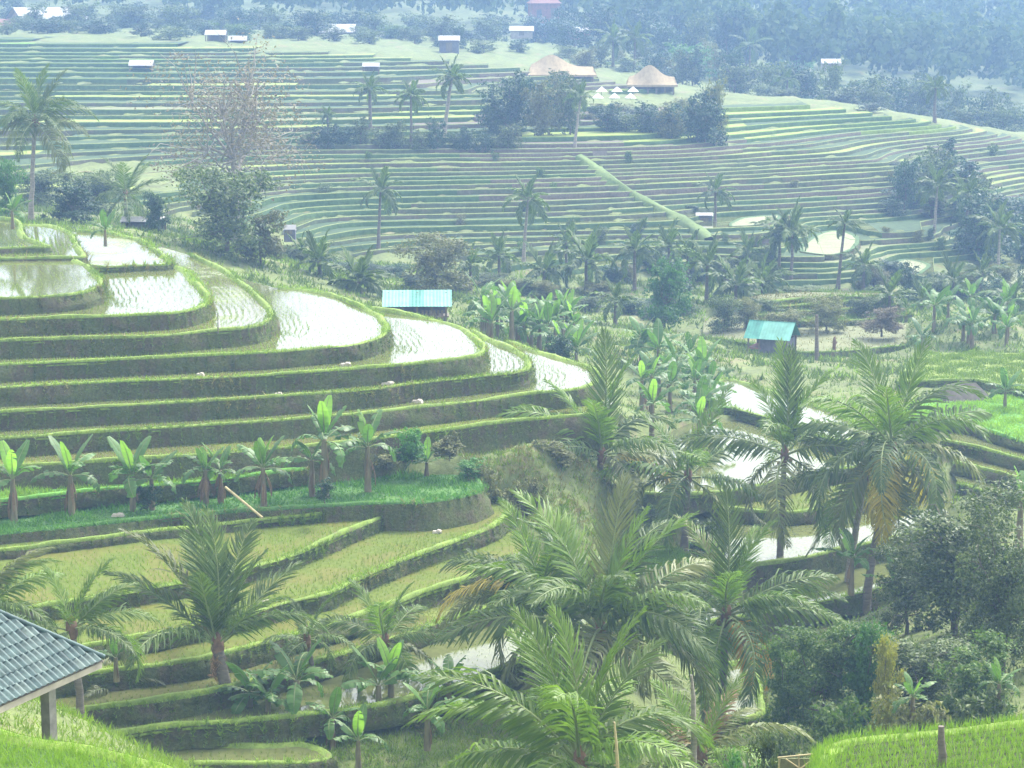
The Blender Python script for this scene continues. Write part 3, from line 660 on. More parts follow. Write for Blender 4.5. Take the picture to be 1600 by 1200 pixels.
def palm(px, py, Y, label, R=None, base=None, name='coconut_palm', n=17, seed=0, tr=.15, group=None, style='full', mats=('frond',), far=False, extra=(), spear=4, elr=96, gz=None, skirt=True, nuts=True, trunk='trunk'):
    """px, py: where the fronds meet in the photograph; R: reach of the fronds in photo pixels; base: (px) of the foot"""
    r = random.Random(seed + int(px) * 7 + int(py)); C = at(px, py, Y)
    L = (R or 150) * mpp(Y) * 1.12
    bx = C[0] if base is None else (base - 800) / F * Y
    z0 = (h1(bx, Y) if gz is None else gz) - .1
    z0 = min(z0, C[2] - .25)
    root = empty(name, (bx, Y, z0), 0, label, 'palm', group)
    o = np.array([bx, Y, z0]); top = C - o
    S = 9; u = np.linspace(0, 1, S); dep = r.uniform(-.3, .3)
    pts = np.column_stack([top[0] * u ** 1.3, dep * np.sin(math.pi * u) * .5, top[2] * u])
    wv = np.array([r.gauss(0, .02) for _ in range(S)]); pts[:, 0] += wv * (u * (1 - u) * 4) * min(1, top[2] / 3)
    rad = tr * (1.0 + .55 * np.exp(-u * 7)) * (1 - .28 * u)
    so = Soup().tube(pts, rad, 8)
    if not far:                                   # ring scars
        for k in range(int(top[2] / .28)):
            uu = (k + .5) * .28 / top[2]
            p = np.array([np.interp(uu, u, pts[:, c]) for c in range(3)]); rr = np.interp(uu, u, rad)
            so.tube([p - (0, 0, .02), p + (0, 0, .02)], [rr * 1.08, rr * 1.03], 8, cap=False)
    obj('trunk', so.mesh('trunk', M[trunk]), root)
    lib = FRF if far else FR
    for k in range(n + len(extra)):
        mt = None
        if k < n:
            f = k / max(1, n - 1); az = k * 2.39996 + r.uniform(-.25, .25)
            el = math.radians(78 - elr * f ** .8 + r.uniform(-10, 10))
            kind = 'spear' if k < spear else 'arch' if f < .62 or elr < 80 else 'droop' if f < .86 else 'hang'
            if kind == 'hang': el = math.radians(r.uniform(-35, 0))
            Ls = L * (r.uniform(.86, 1.1)) * (.9 if k < spear else 1)
            if f > .85 and len(mats) > 1: mt = mats[-1]
            elif k < spear and 'frond_new' in mats: mt = 'frond_new'
            elif f > .6 and 'frond_olive' in mats and r.random() < .5: mt = 'frond_olive'
            else: mt = 'frond_new' if ('frond_new' in mats and f < .45 and r.random() < .4) else mats[0]
        else:
            az, el, kind, ls, mt = extra[k - n]; az = math.radians(az); el = math.radians(el); Ls = L * ls
        me = r.choice(lib[kind]); fo = obj('frond', me, root)
        Mx = Matrix.Translation(Vector(top) + Vector((0, 0, r.uniform(-.06, .06)))) @ Matrix.Rotation(az, 4, 'Z') @ Matrix.Rotation(-el, 4, 'Y') @ Matrix.Rotation(r.uniform(-.5, .5), 4, 'X') @ Matrix.Scale(Ls / 3.8, 4)
        fo.matrix_basis = Mx
        slot_mat(fo, [M[mt], M['stemgreen'] if mt not in ('frond_dead', 'frond_orange') else M['fibre']])
    if not far:
        so = Soup()                               # woven sheath where fronds leave the trunk
        P = [top + np.array([0, 0, -.35]), top + np.array([0, 0, -.1]), top + np.array([0, 0, .25]), top + np.array([0, 0, .5])]
        ts = min(tr, .17); so.tube(P, [ts * .8, ts * 1.3, ts * 1.15, .03], 8); obj('crown_sheath', so.mesh('crown_sheath', M['fibre']), root)
        if nuts:
            for k in range(r.randint(3, 7)):
                a = r.uniform(0, 6.28); so = Soup(); c = top + np.array([math.cos(a) * .26, math.sin(a) * .26, -.15 - r.uniform(0, .25)])
                so.tube([c + (0, 0, q * .11) for q in (-1, -.7, 0, .7, 1)], [.01, .08, .105, .08, .01], 7); obj('coconut', so.mesh('coconut', M['nut']), root)
    return root

def banana_leaf_mesh(name, L, bend, seed, split=.5, width=.15):
    r = np.random.default_rng(seed); S = 12; st = L / (S - 1)
    ang = -bend * np.linspace(0, 1, S) ** 1.3
    x = np.concatenate([[0], np.cumsum(np.cos(ang[:-1]) * st)]); z = np.concatenate([[0], np.cumsum(np.sin(ang[:-1]) * st)])
    R = np.column_stack([x, np.zeros(S), z]); so = Soup(); so.tube(R, np.linspace(.035, .008, S) * L / 1.6, 4, 1)
    V = []; Q = []; k = 0; m = 16; us = np.linspace(.14, 1.0, m + 1)
    def P(u): return np.array([np.interp(u, np.linspace(0, 1, S), R[:, c]) for c in range(3)]), np.interp(u, np.linspace(0, 1, S), ang)
    def wd(u): return L * width * math.sin(math.pi * min(1, max(.02, (u - .1) / .92))) ** .55
    for sgn in (-1, 1):
        lift = .18
        for i in range(m):
            if r.uniform() < split: lift = r.uniform(-.45, .3)
            u0, u1 = us[i], us[i + 1]; (p0, a0), (p1, a1) = P(u0), P(u1)
            for (p, a, u) in ((p0, a0, u0), (p1, a1, u1)):
                N_ = np.array([-math.sin(a), 0, math.cos(a)]); w_ = wd(min(u, .985))
                q1 = p + np.array([0, sgn * w_ * .55, 0]) + N_ * w_ * lift * .6
                q2 = p + np.array([0, sgn * w_, 0]) + N_ * w_ * (lift - .22) + np.array([math.cos(a), 0, math.sin(a)]) * w_ * .12
                V += [p, q1, q2]
            Q += [(k, k + 1, k + 4, k + 3), (k + 1, k + 2, k + 5, k + 4)]; k += 6
    so.add(V, Q, 0)
    return so.mesh(name, [M['banana'], M['stemgreen']], True)
BL = {'up': [banana_leaf_mesh('leaf_up', 1.6, .4, 3, .08), banana_leaf_mesh('leaf_up', 1.6, .75, 4, .25), banana_leaf_mesh('leaf_up', 1.6, .55, 14, .5)],
      'arch': [banana_leaf_mesh('leaf_arch', 1.6, 1.2, 5, .6), banana_leaf_mesh('leaf_arch', 1.6, 1.5, 6, .85), banana_leaf_mesh('leaf_arch', 1.6, .9, 16, .75)],
      'droop': [banana_leaf_mesh('leaf_droop', 1.6, 2.0, 7, .7), banana_leaf_mesh('leaf_droop', 1.6, 2.3, 8, .8)]}
def banana(pos, hgt, label, leaf=1.6, n=8, seed=0, skirt=0, new=1, group=None, name='banana_plant', lean=0):
    r = random.Random(seed * 13 + int(pos[0] * 31)); root = empty(name, pos, r.uniform(0, 6.28), label, 'banana plant', group)
    S = 6; u = np.linspace(0, 1, S); pts = np.column_stack([lean * u ** 2, np.zeros(S), hgt * u]); tr = .055 + .045 * hgt
    obj('pseudostem', Soup().tube(pts, tr * (1.15 - .5 * u), 7).mesh('pseudostem', M['stem']), root)
    for k in range(n + skirt):
        az = k * 2.4 + r.uniform(-.3, .3)
        if k < new: kind, el, mt, ls, zz = 'up', r.uniform(76, 90), 'banana_new', r.uniform(.75, 1), hgt
        elif k < n:
            f = (k - new) / max(1, n - new); el = 72 - 62 * f + r.uniform(-8, 8); kind = 'up' if f < .2 else 'arch' if f < .7 else 'droop'
            mt, ls, zz = 'banana', r.uniform(.8, 1.1), hgt * (1 - .06 * f)
        else: kind, el, mt, ls, zz = 'up', r.uniform(-84, -58), 'banana_dry', min(1.0, hgt * .72 / leaf) * r.uniform(.8, 1.15), hgt * r.uniform(.72, .98)
        o = obj('leaf', r.choice(BL[kind]), root)
        o.matrix_basis = Matrix.Translation((lean, 0, zz)) @ Matrix.Rotation(az, 4, 'Z') @ Matrix.Rotation(-math.radians(el), 4, 'Y') @ Matrix.Rotation(r.uniform(-.4, .4), 4, 'X') @ Matrix.Diagonal((leaf * ls / 1.6, leaf * ls / 1.6 * (.42 if mt == 'banana_dry' else 1), leaf * ls / 1.6, 1))
        slot_mat(o, [M[mt], M['stemgreen'] if mt != 'banana_dry' else M['fibre']])
    return root

def tree_meshes(name, h, w, seed, leaf=.17, nl=7000, lobes=9, trunk_h=.3, flat=1.0, sparse=0.0, low=.25, tall=False):
    r = np.random.default_rng(seed); ru = r.uniform
    cs = []
    for k in range(lobes):
        a = k * 2.4 + ru(-.4, .4); f = (k + .5) / lobes; rr = w * .5 * (.15 + .62 * math.sqrt(ru(.1, 1)))
        zz = h * (low + (1 - low) * (f * .86 + ru(-.04, .04))); rr *= math.sin(math.pi * min(1, .18 + .72 * (1 - abs((zz / h - low) / (1 - low) - .45)))) if not tall else .55
        cs.append((math.cos(a) * rr, math.sin(a) * rr, zz, w * ru(.17, .27) * (.8 if tall else 1)))
    cs = np.array(cs); so = Soup()
    tb = np.array([[0, 0, -.2], [ru(-.1, .1), ru(-.1, .1), h * trunk_h * .6], [ru(-.15, .15), ru(-.15, .15), h * trunk_h], [ru(-.2, .2), ru(-.2, .2), h * (.72 if tall else .6)]]); r0 = .035 * h * .55
    so.tube(tb, [r0 * 1.3, r0, r0 * .8, r0 * .35], 7)
    for c in cs:
        st = tb[2] * .6 + tb[3] * .4 if c[2] > tb[2][2] * 1.5 else tb[2]
        mid = (st + c[:3]) / 2 + r.normal(0, .06 * w, 3); so.tube([st, mid, c[:3]], [r0 * .45, r0 * .3, r0 * .1], 5)
        for q in range(3 if sparse < .5 else 7):
            e = c[:3] + r.normal(0, 1, 3) * c[3] * .75; so.tube([mid * .4 + c[:3] * .6, (c[:3] + e) / 2 + r.normal(0, .04 * w, 3), e], [r0 * .18, r0 * .12, r0 * .04], 4)
    tm = so.mesh(name + '_trunk', M['bark'])
    # leaves gathered in clumps near the surface of every lobe
    nc = lobes * 12; li = r.integers(0, lobes, nc); d = r.normal(size=(nc, 3)); d[:, 2] += .35; d /= np.linalg.norm(d, axis=1)[:, None]
    cc = cs[li, :3] + d * (cs[li, 3] * r.uniform(.55, 1.12, nc))[:, None] * np.array([1, 1, flat * .85]); sz = cs[li, 3] * r.uniform(.18, .42, nc)
    ci = r.integers(0, nc, nl); off = r.normal(size=(nl, 3)) * sz[ci][:, None] * .75; p = cc[ci] + off * np.array([1, 1, .7])
    nrm = d[ci] * .5 + r.normal(0, .55, (nl, 3)) + np.array([0, 0, .55]); nrm /= np.linalg.norm(nrm, axis=1)[:, None]
    ax = np.cross(nrm, r.normal(size=(nl, 3))); ax[:, 2] -= .25; ax /= np.linalg.norm(ax, axis=1)[:, None]
    sc = leaf * r.uniform(.6, 1.3, nl); v, f = diamonds(p, ax, nrm, sc, sc * .5)
    cm = Soup().add(v, f).mesh(name + '_crown', M['leaf'], False)
    return tm, cm
TM = {
 'near_a': tree_meshes('near_a', 7.0, 5.6, 1, .20, 16000, 15, .25, low=.10),
 'near_b': tree_meshes('near_b', 6.0, 4.6, 2, .19, 13000, 12, .22, low=.08),
 'near_c': tree_meshes('near_c', 4.2, 3.4, 3, .18, 9000, 9, .2, low=.05),
 'bush_a': tree_meshes('bush_a', 1.3, 1.8, 4, .15, 1500, 7, .12, low=.02),
 'bush_b': tree_meshes('bush_b', 1.0, 1.3, 5, .13, 1100, 6, .12, low=.02),
 'mid_a': tree_meshes('mid_a', 6.0, 5.0, 6, .26, 7000, 13, .25, low=.12),
 'mid_b': tree_meshes('mid_b', 5.0, 4.6, 7, .26, 6000, 11, .25, low=.15),
 'mid_c': tree_meshes('mid_c', 6.5, 2.6, 8, .24, 4500, 10, .2, low=.05, tall=True),
 'sparse': tree_meshes('sparse', 9.5, 8.5, 9, .17, 6500, 18, .35, low=.35, sparse=1),
 'far_a': tree_meshes('far_a', 7.0, 6.0, 10, .42, 2600, 12, .25, low=.12),
 'far_b': tree_meshes('far_b', 6.0, 6.5, 11, .42, 2400, 11, .25, low=.10),
 'far_c': tree_meshes('far_c', 9.0, 3.2, 12, .4, 2000, 10, .15, low=.05, tall=True),
}
TH = {'near_a': (7, 5.6), 'near_b': (6, 4.6), 'near_c': (4.2, 3.4), 'bush_a': (1.3, 1.8), 'bush_b': (1, 1.3), 'mid_a': (6, 5), 'mid_b': (5, 4.6), 'mid_c': (6.5, 2.6), 'sparse': (9.5, 8.5), 'far_a': (7, 6), 'far_b': (6, 6.5), 'far_c': (9, 3.2)}
def tree(px, top, Y, width, kind, mat, label, name='broadleaf_tree', group=None, cat='tree', gz=None, seed=0, hmin=.6):
    """px: middle, top: top edge in photo pixels, width in photo pixels"""
    x = (px - 800) / F * Y; z0 = h1(x, Y) if gz is None else gz; zt = at(px, top, Y)[2]
    hgt = max(hmin, zt - z0); w = width * mpp(Y); H0, W0 = TH[kind]
    if 'bush' in kind: hgt = min(hgt, .9 * w)
    r = random.Random(seed + int(px * 3 + top)); root = empty(name, (x, Y, z0 - .1), r.uniform(0, 6.28), label, cat, group)
    root.scale = (w / W0, w / W0, (hgt + .1) / H0 * 1.02)
    tm, cm = TM[kind]; t_ = obj('trunk', tm, root)
    if kind == 'sparse': slot_mat(t_, [M['trunk_pale']])
    c = obj('crown', cm, root); slot_mat(c, [M[mat]])
    return root

# ================================================================== PALMS (place of the crown in the photograph, distance)
PF = ('frond', 'frond_new', 'frond_olive')
PN = ('frond', 'frond_new')
palm(1395, 700, 92, 'tallest coconut palm on the right with brown crown heart and drooping yellowed fronds', 182, 1372, n=17, tr=.17, mats=('frond', 'frond_olive', 'frond_new', 'frond_gold'), spear=3, seed=3,
     extra=[(200, -30, 'arch', 1.0, 'frond_olive'), (-60, -68, 'arch', .95, 'frond_olive'), (250, -75, 'spear', .8, 'frond_gold'), (-20, -40, 'arch', 1.05, 'frond_olive')])
palm(1352, 745, 94, 'dark coconut palm leaning close behind the tallest one, pale trunk', 130, 1342, n=8, tr=.17, mats=PN, seed=5, trunk='trunk_pale')
palm(1226, 712, 95, 'coconut palm with two tall upright fronds in front of the teal hut', 160, 1232, n=10, tr=.15, mats=PF, spear=2, seed=8, extra=[(100, 82, 'spear', 1.05, 'frond_new'), (80, 80, 'spear', 1.0, 'frond'), (-35, -35, 'arch', 1, 'frond_olive')])
palm(1075, 745, 96, 'coconut palm with a bundle of stiff grey fronds over a thin trunk', 150, 1077, n=10, tr=.15, mats=PF, spear=2, seed=11)
palm(940, 712, 97, 'short coconut palm with a tall upright green spear at the tip of the near hill', 165, 938, n=13, tr=.17, mats=('frond', 'frond_new', 'frond_olive'), spear=3, seed=2, extra=[(90, 88, 'spear', 1.1, 'frond'), (-10, 0, 'arch', .9, 'frond_gold')])
palm(848, 930, 74, 'young coconut palm left of the big foreground cluster, upright yellow-green shoot', 165, 838, n=14, mats=PF, spear=4, seed=14, extra=[(170, 40, 'arch', 1.1, 'frond'), (195, 12, 'droop', 1.05, 'frond_olive'), (185, 25, 'arch', 1.1, 'frond_gold')])
palm(938, 985, 71, 'big coconut palm in the middle of the foreground cluster with tall upright fronds', 230, 940, n=23, mats=PF, spear=2, seed=17, extra=[(30, 40, 'arch', 1.0, 'frond_olive'), (150, 66, 'spear', 1.05, 'frond_new'), (80, 80, 'spear', 1.0, 'frond_olive'), (20, 64, 'spear', .95, 'frond_new')])
palm(1135, 960, 76, 'coconut palm with a dark trunk and an orange dying frond below its crown', 180, 1140, n=16, mats=PN, spear=4, seed=20, tr=.16, extra=[(-25, -25, 'droop', .8, 'frond_orange'), (-50, -35, 'arch', .7, 'frond_orange'), (-10, 18, 'arch', 1.05, 'frond'), (5, 35, 'arch', 1.0, 'frond'), (100, 82, 'spear', 1.05, 'frond'), (135, 70, 'spear', .9, 'frond_olive')])
palm(905, 1195, 52, 'nearest coconut palm at the bottom edge with a glossy upright green heart', 265, 905, n=17, mats=('frond_new', 'frond', 'frond_new'), spear=2, seed=23, gz=-21.5, extra=[(165, 38, 'arch', 1.05, 'frond_new'), (150, 70, 'spear', .95, 'frond_new'), (30, 66, 'spear', .85, 'frond'), (110, 80, 'spear', .9, 'frond_new'), (20, 50, 'droop', .9, 'frond')])
palm(1095, 1185, 58, 'small pale coconut palm at the bottom right of the cluster with dried drooping fronds', 165, 1095, n=13, mats=('frond_olive', 'frond_olive', 'frond_new'), spear=2, seed=26, gz=-22.3, extra=[(15, 35, 'droop', 1.1, 'frond_olive'), (150, 50, 'arch', .9, 'frond_dead'), (60, 60, 'arch', .8, 'frond_dead')])
palm(340, 1010, 70, 'young coconut palm with a tan dead skirt standing in the lower left paddies', 205, 338, n=9, elr=45, mats=('frond', 'frond', 'frond'), spear=6, seed=29, tr=.24, gz=-24.0, nuts=False,
     extra=[(100, 84, 'spear', .98, 'frond'), (60, 78, 'spear', .95, 'frond'), (130, 76, 'spear', 1.05, 'frond'), (165, 66, 'spear', 1.08, 'frond_olive'), (200, -62, 'hang', .3, 'frond_dead'), (-20, -66, 'hang', .3, 'frond_dead'), (260, -70, 'hang', .3, 'frond_dead'), (300, -60, 'hang', .3, 'frond_dead')])
palm(112, 985, 66, 'small coconut palm just behind the tiled pavilion roof', 135, 105, n=10, mats=PN, spear=4, seed=32, nuts=False, extra=[(10, 30, 'arch', 1.0, 'frond'), (20, 50, 'arch', .9, 'frond_new')])
palm(-35, 960, 66, 'coconut palm at the left edge showing only its right-hand fronds', 150, -40, n=11, mats=PN, spear=3, seed=35, nuts=False, extra=[(40, 55, 'arch', 1, 'frond'), (15, 62, 'arch', 1, 'frond_olive')])
palm(178, 1082, 70, 'low stubby palm with one arching frond right of the pavilion post', 95, 172, n=7, mats=('frond_olive', 'frond', 'frond_olive'), spear=1, seed=38, tr=.16, gz=-24.2, nuts=False, extra=[(5, 35, 'droop', .9, 'frond_olive'), (170, 30, 'droop', .9, 'frond')])
palm(602, 1005, 73, 'slender young palm with a bright spear beside the lower banana clump', 120, 600, n=12, mats=('frond', 'frond_olive', 'frond_new'), spear=3, seed=41, tr=.11, nuts=False)
palm(480, 1000, 72, 'small dark palm behind the lower banana clump', 90, 482, n=10, mats=('frond', 'frond', 'frond'), spear=2, seed=44, tr=.1, nuts=False)
# behind the near hill
palm(55, 190, 150, 'tall coconut palm with a pale straight trunk at the left edge', 95, 46, n=19, mats=('frond', 'frond_olive', 'frond_olive'), spear=4, tr=.17, trunk='trunk_pale', seed=47)
palm(196, 305, 150, 'bushy palm with upright fronds among the dark bushes behind the near hill', 78, 196, n=14, mats=('frond',), spear=6, seed=50, nuts=False)
palm(498, 408, 145, 'grey-green palm behind the hill crest, left of the other low one', 50, 498, n=14, far=True, seed=53)
palm(560, 440, 142, 'grey-green palm behind the hill crest, nearest left of the long teal shelter', 60, 560, n=16, far=True, seed=56)
palm(470, 395, 160, 'faint palm behind the hill crest beside the large grey-green tree', 38, 470, n=12, far=True, seed=58)
for px, py, Y, R, lab in ((595, 298, 200, 38, 'lone palm standing against the far slope above the round olive tree'),
                          (825, 312, 198, 40, 'lone palm with a thin pale trunk standing in the middle of the far slope'),
                          (850, 425, 168, 46, 'valley palm above the banana grove, leftmost of its row'),
                          (916, 408, 170, 52, 'dark valley palm with a full round head, second of its row'),
                          (992, 392, 172, 44, 'taller valley palm left of the bright green tree'),
                          (962, 470, 150, 36, 'broken grey palm stump with few fronds above the upright coconut palm'),
                          (1105, 415, 165, 46, 'dark valley palm next right of the bright green tree'),
                          (1150, 445, 163, 48, 'dark valley palm with hanging fronds behind the teal hut, left one'),
                          (1192, 440, 166, 44, 'dark valley palm with hanging fronds behind the teal hut, right one'),
                          (1238, 362, 186, 44, 'palm pair on the far slope beside the bright pale pool, right trunk'),
                          (1218, 368, 188, 38, 'palm pair on the far slope beside the bright pale pool, left trunk'),
                          (1118, 300, 208, 30, 'slim palm on the far slope above the little grey hut'),
                          (1320, 350, 192, 26, 'thin tall palm trunk right of the bright pale pool on the far slope'),
                          (1465, 290, 225, 36, 'palm with a pale trunk in the dark grove on the right slope'),
                          (1512, 305, 228, 34, 'palm with yellowish fronds at the right of the dark grove'),
                          (1562, 358, 208, 42, 'palm standing alone at the right edge of the far slope'),
                          (1462, 138, 300, 24, 'tall far palm beside the dark column tree on the ridge'),
                          (1172, 72, 360, 30, 'far hazy palm above the ridge right of the restaurant'),
                          (958, 62, 330, 30, 'hazy palm behind the restaurant, left of two'),
                          (992, 60, 330, 28, 'hazy palm behind the restaurant, right of two'),
                          (1230, 125, 300, 24, 'far palm on the ridge top right of the restaurant'),
                          (908, 150, 235, 26, 'palm with a white leaning trunk in front of the restaurant trees'),
                          (706, 122, 250, 30, 'far palm with a thin white trunk below the farm sheds'),
                          (642, 150, 246, 26, 'far brownish palm below the farm sheds, left of the white-trunked one'),
                          (578, 140, 250, 26, 'far palm just under the white-roofed hut on the upper slope'),
                          (512, 180, 235, 16, 'small far palm at the edge of the russet tree'),
                          (1045, 385, 176, 38, 'palm rising behind the bright green tree'),
                          (1075, 400, 178, 36, 'palm half hidden right behind the bright green tree'),
                          (1170, 395, 180, 34, 'hazy palm above the pair behind the teal hut'),
                          (1350, 415, 178, 34, 'palm right of the thin tall trunk at the foot of the far slope'),
                          (1490, 440, 172, 40, 'blue-grey palm above the banana grove of the yellow field'),
                          (1535, 425, 176, 34, 'blue-grey palm between the grove and the right edge'),
                          (780, 400, 172, 34, 'slender palm behind the left part of the banana grove'),
                          (885, 380, 178, 34, 'hazy palm between the two big valley palms left of the bright tree'),
                          (735, 415, 160, 36, 'palm at the right shoulder of the round olive tree'),
                          (1390, 462, 160, 40, 'blue-grey palm behind the tallest coconut palm, left'),
                          (1440, 470, 165, 34, 'blue-grey palm behind the tallest coconut palm, right'),
                          (1580, 470, 165, 40, 'blue-grey palm at the right edge above the banana grove')):
    bs = {908: 898, 706: 694, 595: 590, 825: 818, 1320: 1314, 1465: 1462}.get(px)
    fy = {595: 385, 825: 410, 1118: 345, 1238: 440, 1218: 430, 1320: 446, 1465: 366, 1512: 362, 1562: 425, 706: 214, 642: 228, 578: 205, 908: 226, 1462: 190, 512: 215}.get(px)
    if fy:
        g_ = ground_hit(px if bs is None else bs, fy, 160); Y = g_ or Y
    palm(px, py, Y, lab, R * 1.15, bs, n=13, far=True, tr=.14 if Y < 220 else .2, seed=px, trunk='trunk_pale' if px in (908, 706, 825, 1465, 1562) else 'trunk', group='palms across the valley')

# ================================================================== BANANAS
RB = 'row of banana plants on the turf bank'
def on_bank(px, py, T): p = onz(px, py, TK[T]['z']); return (p[0], p[1], p[2] - .05)
for px, py, hg, lf, n, sk, new, lab in (
    (22, 815, 1.75, 1.75, 7, 5, 2, 'banana plant at the left edge, two pale upright leaves'),
    (112, 806, 1.7, 1.7, 7, 5, 1, 'banana plant with one pale upright leaf, second from the left edge'),
    (208, 798, 1.5, 1.75, 9, 4, 1, 'banana plant with spreading grey-green leaves, third from the left edge'),
    (238, 796, 1.3, 1.45, 7, 4, 0, 'banana plant crowding the third one, drooping brown leaf at its side'),
    (322, 790, 1.5, 1.3, 8, 16, 1, 'banana plant wrapped in a thick skirt of dry brown leaves'),
    (345, 786, 1.4, 1.3, 7, 9, 0, 'banana plant right against the one with the thick dry skirt'),
    (412, 790, 1.6, 1.6, 9, 12, 2, 'banana plant with bright upright leaves and a red-brown stem, middle of the row'),
    (488, 775, 1.55, 1.3, 7, 4, 0, 'shorter banana plant under the tallest one'),
    (508, 778, 2.5, 2.0, 9, 3, 2, 'tallest banana plant with one big glowing upright leaf'),
    (575, 768, 1.9, 1.75, 9, 7, 1, 'banana plant with arching leaves right of the tallest one'),
    (667, 762, 1.1, 1.2, 7, 4, 1, 'small banana plant at the right end of the row')):
    banana(on_bank(px, py, 'A11') if px < 560 else tuple(at(px, py, 89 if px < 600 else 92)), hg, lab, lf, n, px, sk, new, RB)
LB = 'banana clump by the lower pond'
for px, py, Y, hg, lf, n, sk, new, lab in (
    (392, 1158, 69.5, 1.7, 1.6, 9, 3, 0, 'banana plant at the left of the clump beside the young palm'),
    (420, 1160, 69, 1.5, 1.4, 8, 5, 0, 'banana plant in the dark middle of the lower clump'),
    (465, 1158, 69.5, 2.1, 1.6, 9, 4, 0, 'tall banana plant at the right of the lower clump'),
    (592, 1152, 70, 1.8, 1.5, 6, 2, 0, 'banana plant with dark flat leaves and reddish stems under the slender young palm'),
    (612, 1150, 70.5, 2.1, 1.5, 6, 2, 2, 'banana plant with two glowing green upright leaves under the slender young palm'),
    (520, 1172, 68.5, 1.1, 1.2, 7, 2, 0, 'small banana plant at the right end of the little bottom pond'),
    (668, 1172, 67.5, 1.3, 1.4, 8, 3, 1, 'banana plant under the left-hand fronds of the nearest palm'),
    (702, 1130, 71, 1.4, 1.4, 8, 2, 0, 'banana plant half hidden left of the big middle palm'),
    (560, 1200, 66, .9, 1.2, 7, 1, 1, 'low banana plant at the bottom edge left of the nearest palm'),
    (182, 1065, 68, .8, 1.0, 5, 1, 2, 'young banana shoot with two upright leaves at the corner of the tiled roof'),
    (165, 385, 121, .9, 1.3, 6, 0, 0, 'pale banana sprout on the crest of the near hill'),
    (20, 358, 121.5, 1.0, 1.4, 7, 0, 1, 'banana plant at the left end of the hill crest')):
    banana(tuple(at(px, py, Y)), hg, lab, lf, n, px, sk, new, LB if py > 1100 else None)
GV = 'banana grove behind the near hill'
r = random.Random(5)
for k in range(22):
    px = 752 + k * 7.2 + r.uniform(-6, 6); Y = r.uniform(124, 142); x = (px - 800) / F * Y
    banana((x, Y, h1(x, Y) - .1), r.uniform(1.3, 2.6), 'banana plant in the grove between the long teal shelter and the upright palm', r.uniform(1.5, 2.0), 8, k, 2, r.choice((0, 1, 1, 2)), GV)
for k in range(20):
    px = 985 + r.uniform(0, 135); Y = r.uniform(105, 132); x = (px - 800) / F * Y
    banana((x, Y, h1(x, Y) - .1), r.uniform(1.0, 2.2), 'banana plant in the light green thicket between the upright palm and the teal hut', r.uniform(1.4, 1.9), 8, 100 + k, 1, r.choice((0, 0, 1)), 'light green banana thicket')
for k in range(12):
    px = 1440 + r.uniform(0, 150); Y = r.uniform(142, 152); x = (px - 800) / F * Y
    banana((x, Y, h1(x, Y) - .1), r.uniform(1.0, 1.9), 'banana plant in the grove behind the yellow field', r.uniform(1.4, 1.9), 8, 200 + k, 1, r.choice((0, 1)), 'banana grove behind the yellow field')
for px, py, Y, hg, lf, lab in ((1570, 640, 118, 1.0, 1.5, 'small banana plant beside the bright green field at the right edge'),
                           (1400, 960, 88, 1.2, 1.6, 'banana plant at the foot of the two slender trunks'),
                           (1330, 930, 90, 1.6, 1.6, 'banana plant with a yellow-green leaf left of the two slender trunks'),
                           (1425, 1125, 62, .7, .9, 'little banana shoot at the edge of the vivid rice field'),
                           (1560, 1105, 62, .7, .9, 'little banana shoot under the bushy trees at the right edge'),
                           (1592, 860, 84, 2.0, 1.6, 'banana plant at the right edge among the bushy trees')):
    banana(tuple(at(px, py, Y)), hg, lab, lf, 8, px, 1, 1)

# ================================================================== BROADLEAF TREES AND BUSHES
tree(350, 252, 140, 150, 'mid_a', 'leaf', 'large round grey-green tree behind the crest of the near hill')
tree(405, 330, 141, 80, 'mid_b', 'leaf_olive', 'lower olive tree on the right shoulder of the large grey-green one')
tree(365, 92, 170, 290, 'sparse', 'leaf_russet', 'tall thin-leaved russet tree with bare branches on the left', hmin=6)
tree(110, 288, 146, 90, 'mid_b', 'leaf_dark', 'dark round bush tree behind the crest, left of the bushy palm')
tree(245, 300, 144, 42, 'mid_b', 'leaf_dark', 'small dark umbrella-shaped tree behind the crest')
tree(8, 243, 142, 60, 'mid_a', 'leaf_bright', 'bright green tree cut by the left edge')
tree(150, 262, 172, 110, 'mid_a', 'leaf', 'hazy tree behind the tall left palm, above the dark bush tree')
tree(60, 262, 175, 90, 'mid_a', 'leaf', 'hazy tree low behind the trunk of the tall left palm')
tree(680, 362, 150, 118, 'mid_a', 'leaf_olive', 'round olive tree behind the long teal shelter')
tree(1042, 408, 152, 86, 'mid_b', 'leaf_bright', 'bright green flat-topped tree in the valley')
tree(1385, 478, 150, 70, 'mid_b', 'leaf_russet', 'brownish bush above the crown of the tallest coconut palm', hmin=1.2)
tree(880, 520, 122, 60, 'mid_b', 'leaf_dark', 'dark bush left of the upright palm', hmin=1)
tree(1480, 205, 226, 34, 'far_c', 'leaf_dark', 'dark column-shaped tree rising from the grove on the right slope')
tree(1240, 62, 395, 60, 'far_a', 'leaf_bright', 'hazy light green tree on the ridge beyond the restaurant')
tree(1075, 68, 330, 95, 'far_b', 'leaf_bright', 'wide light green tree behind the right-hand restaurant roof')
tree(272, 42, 318, 62, 'far_b', 'leaf', 'round tree on the upper left fields beside the shed')
tree(870, 105, 255, 52, 'far_c', 'leaf', 'tall rounded tree hiding the middle of the left restaurant roof')
tree(1085, 320, 203, 30, 'mid_b', 'leaf_dark', 'small dark round tree beside the little grey hut')
tree(1355, 190, 258, 60, 'far_b', 'leaf_dark', 'dark low bush on the ridge slope above the long terraces', hmin=1.0)
r = random.Random(9)
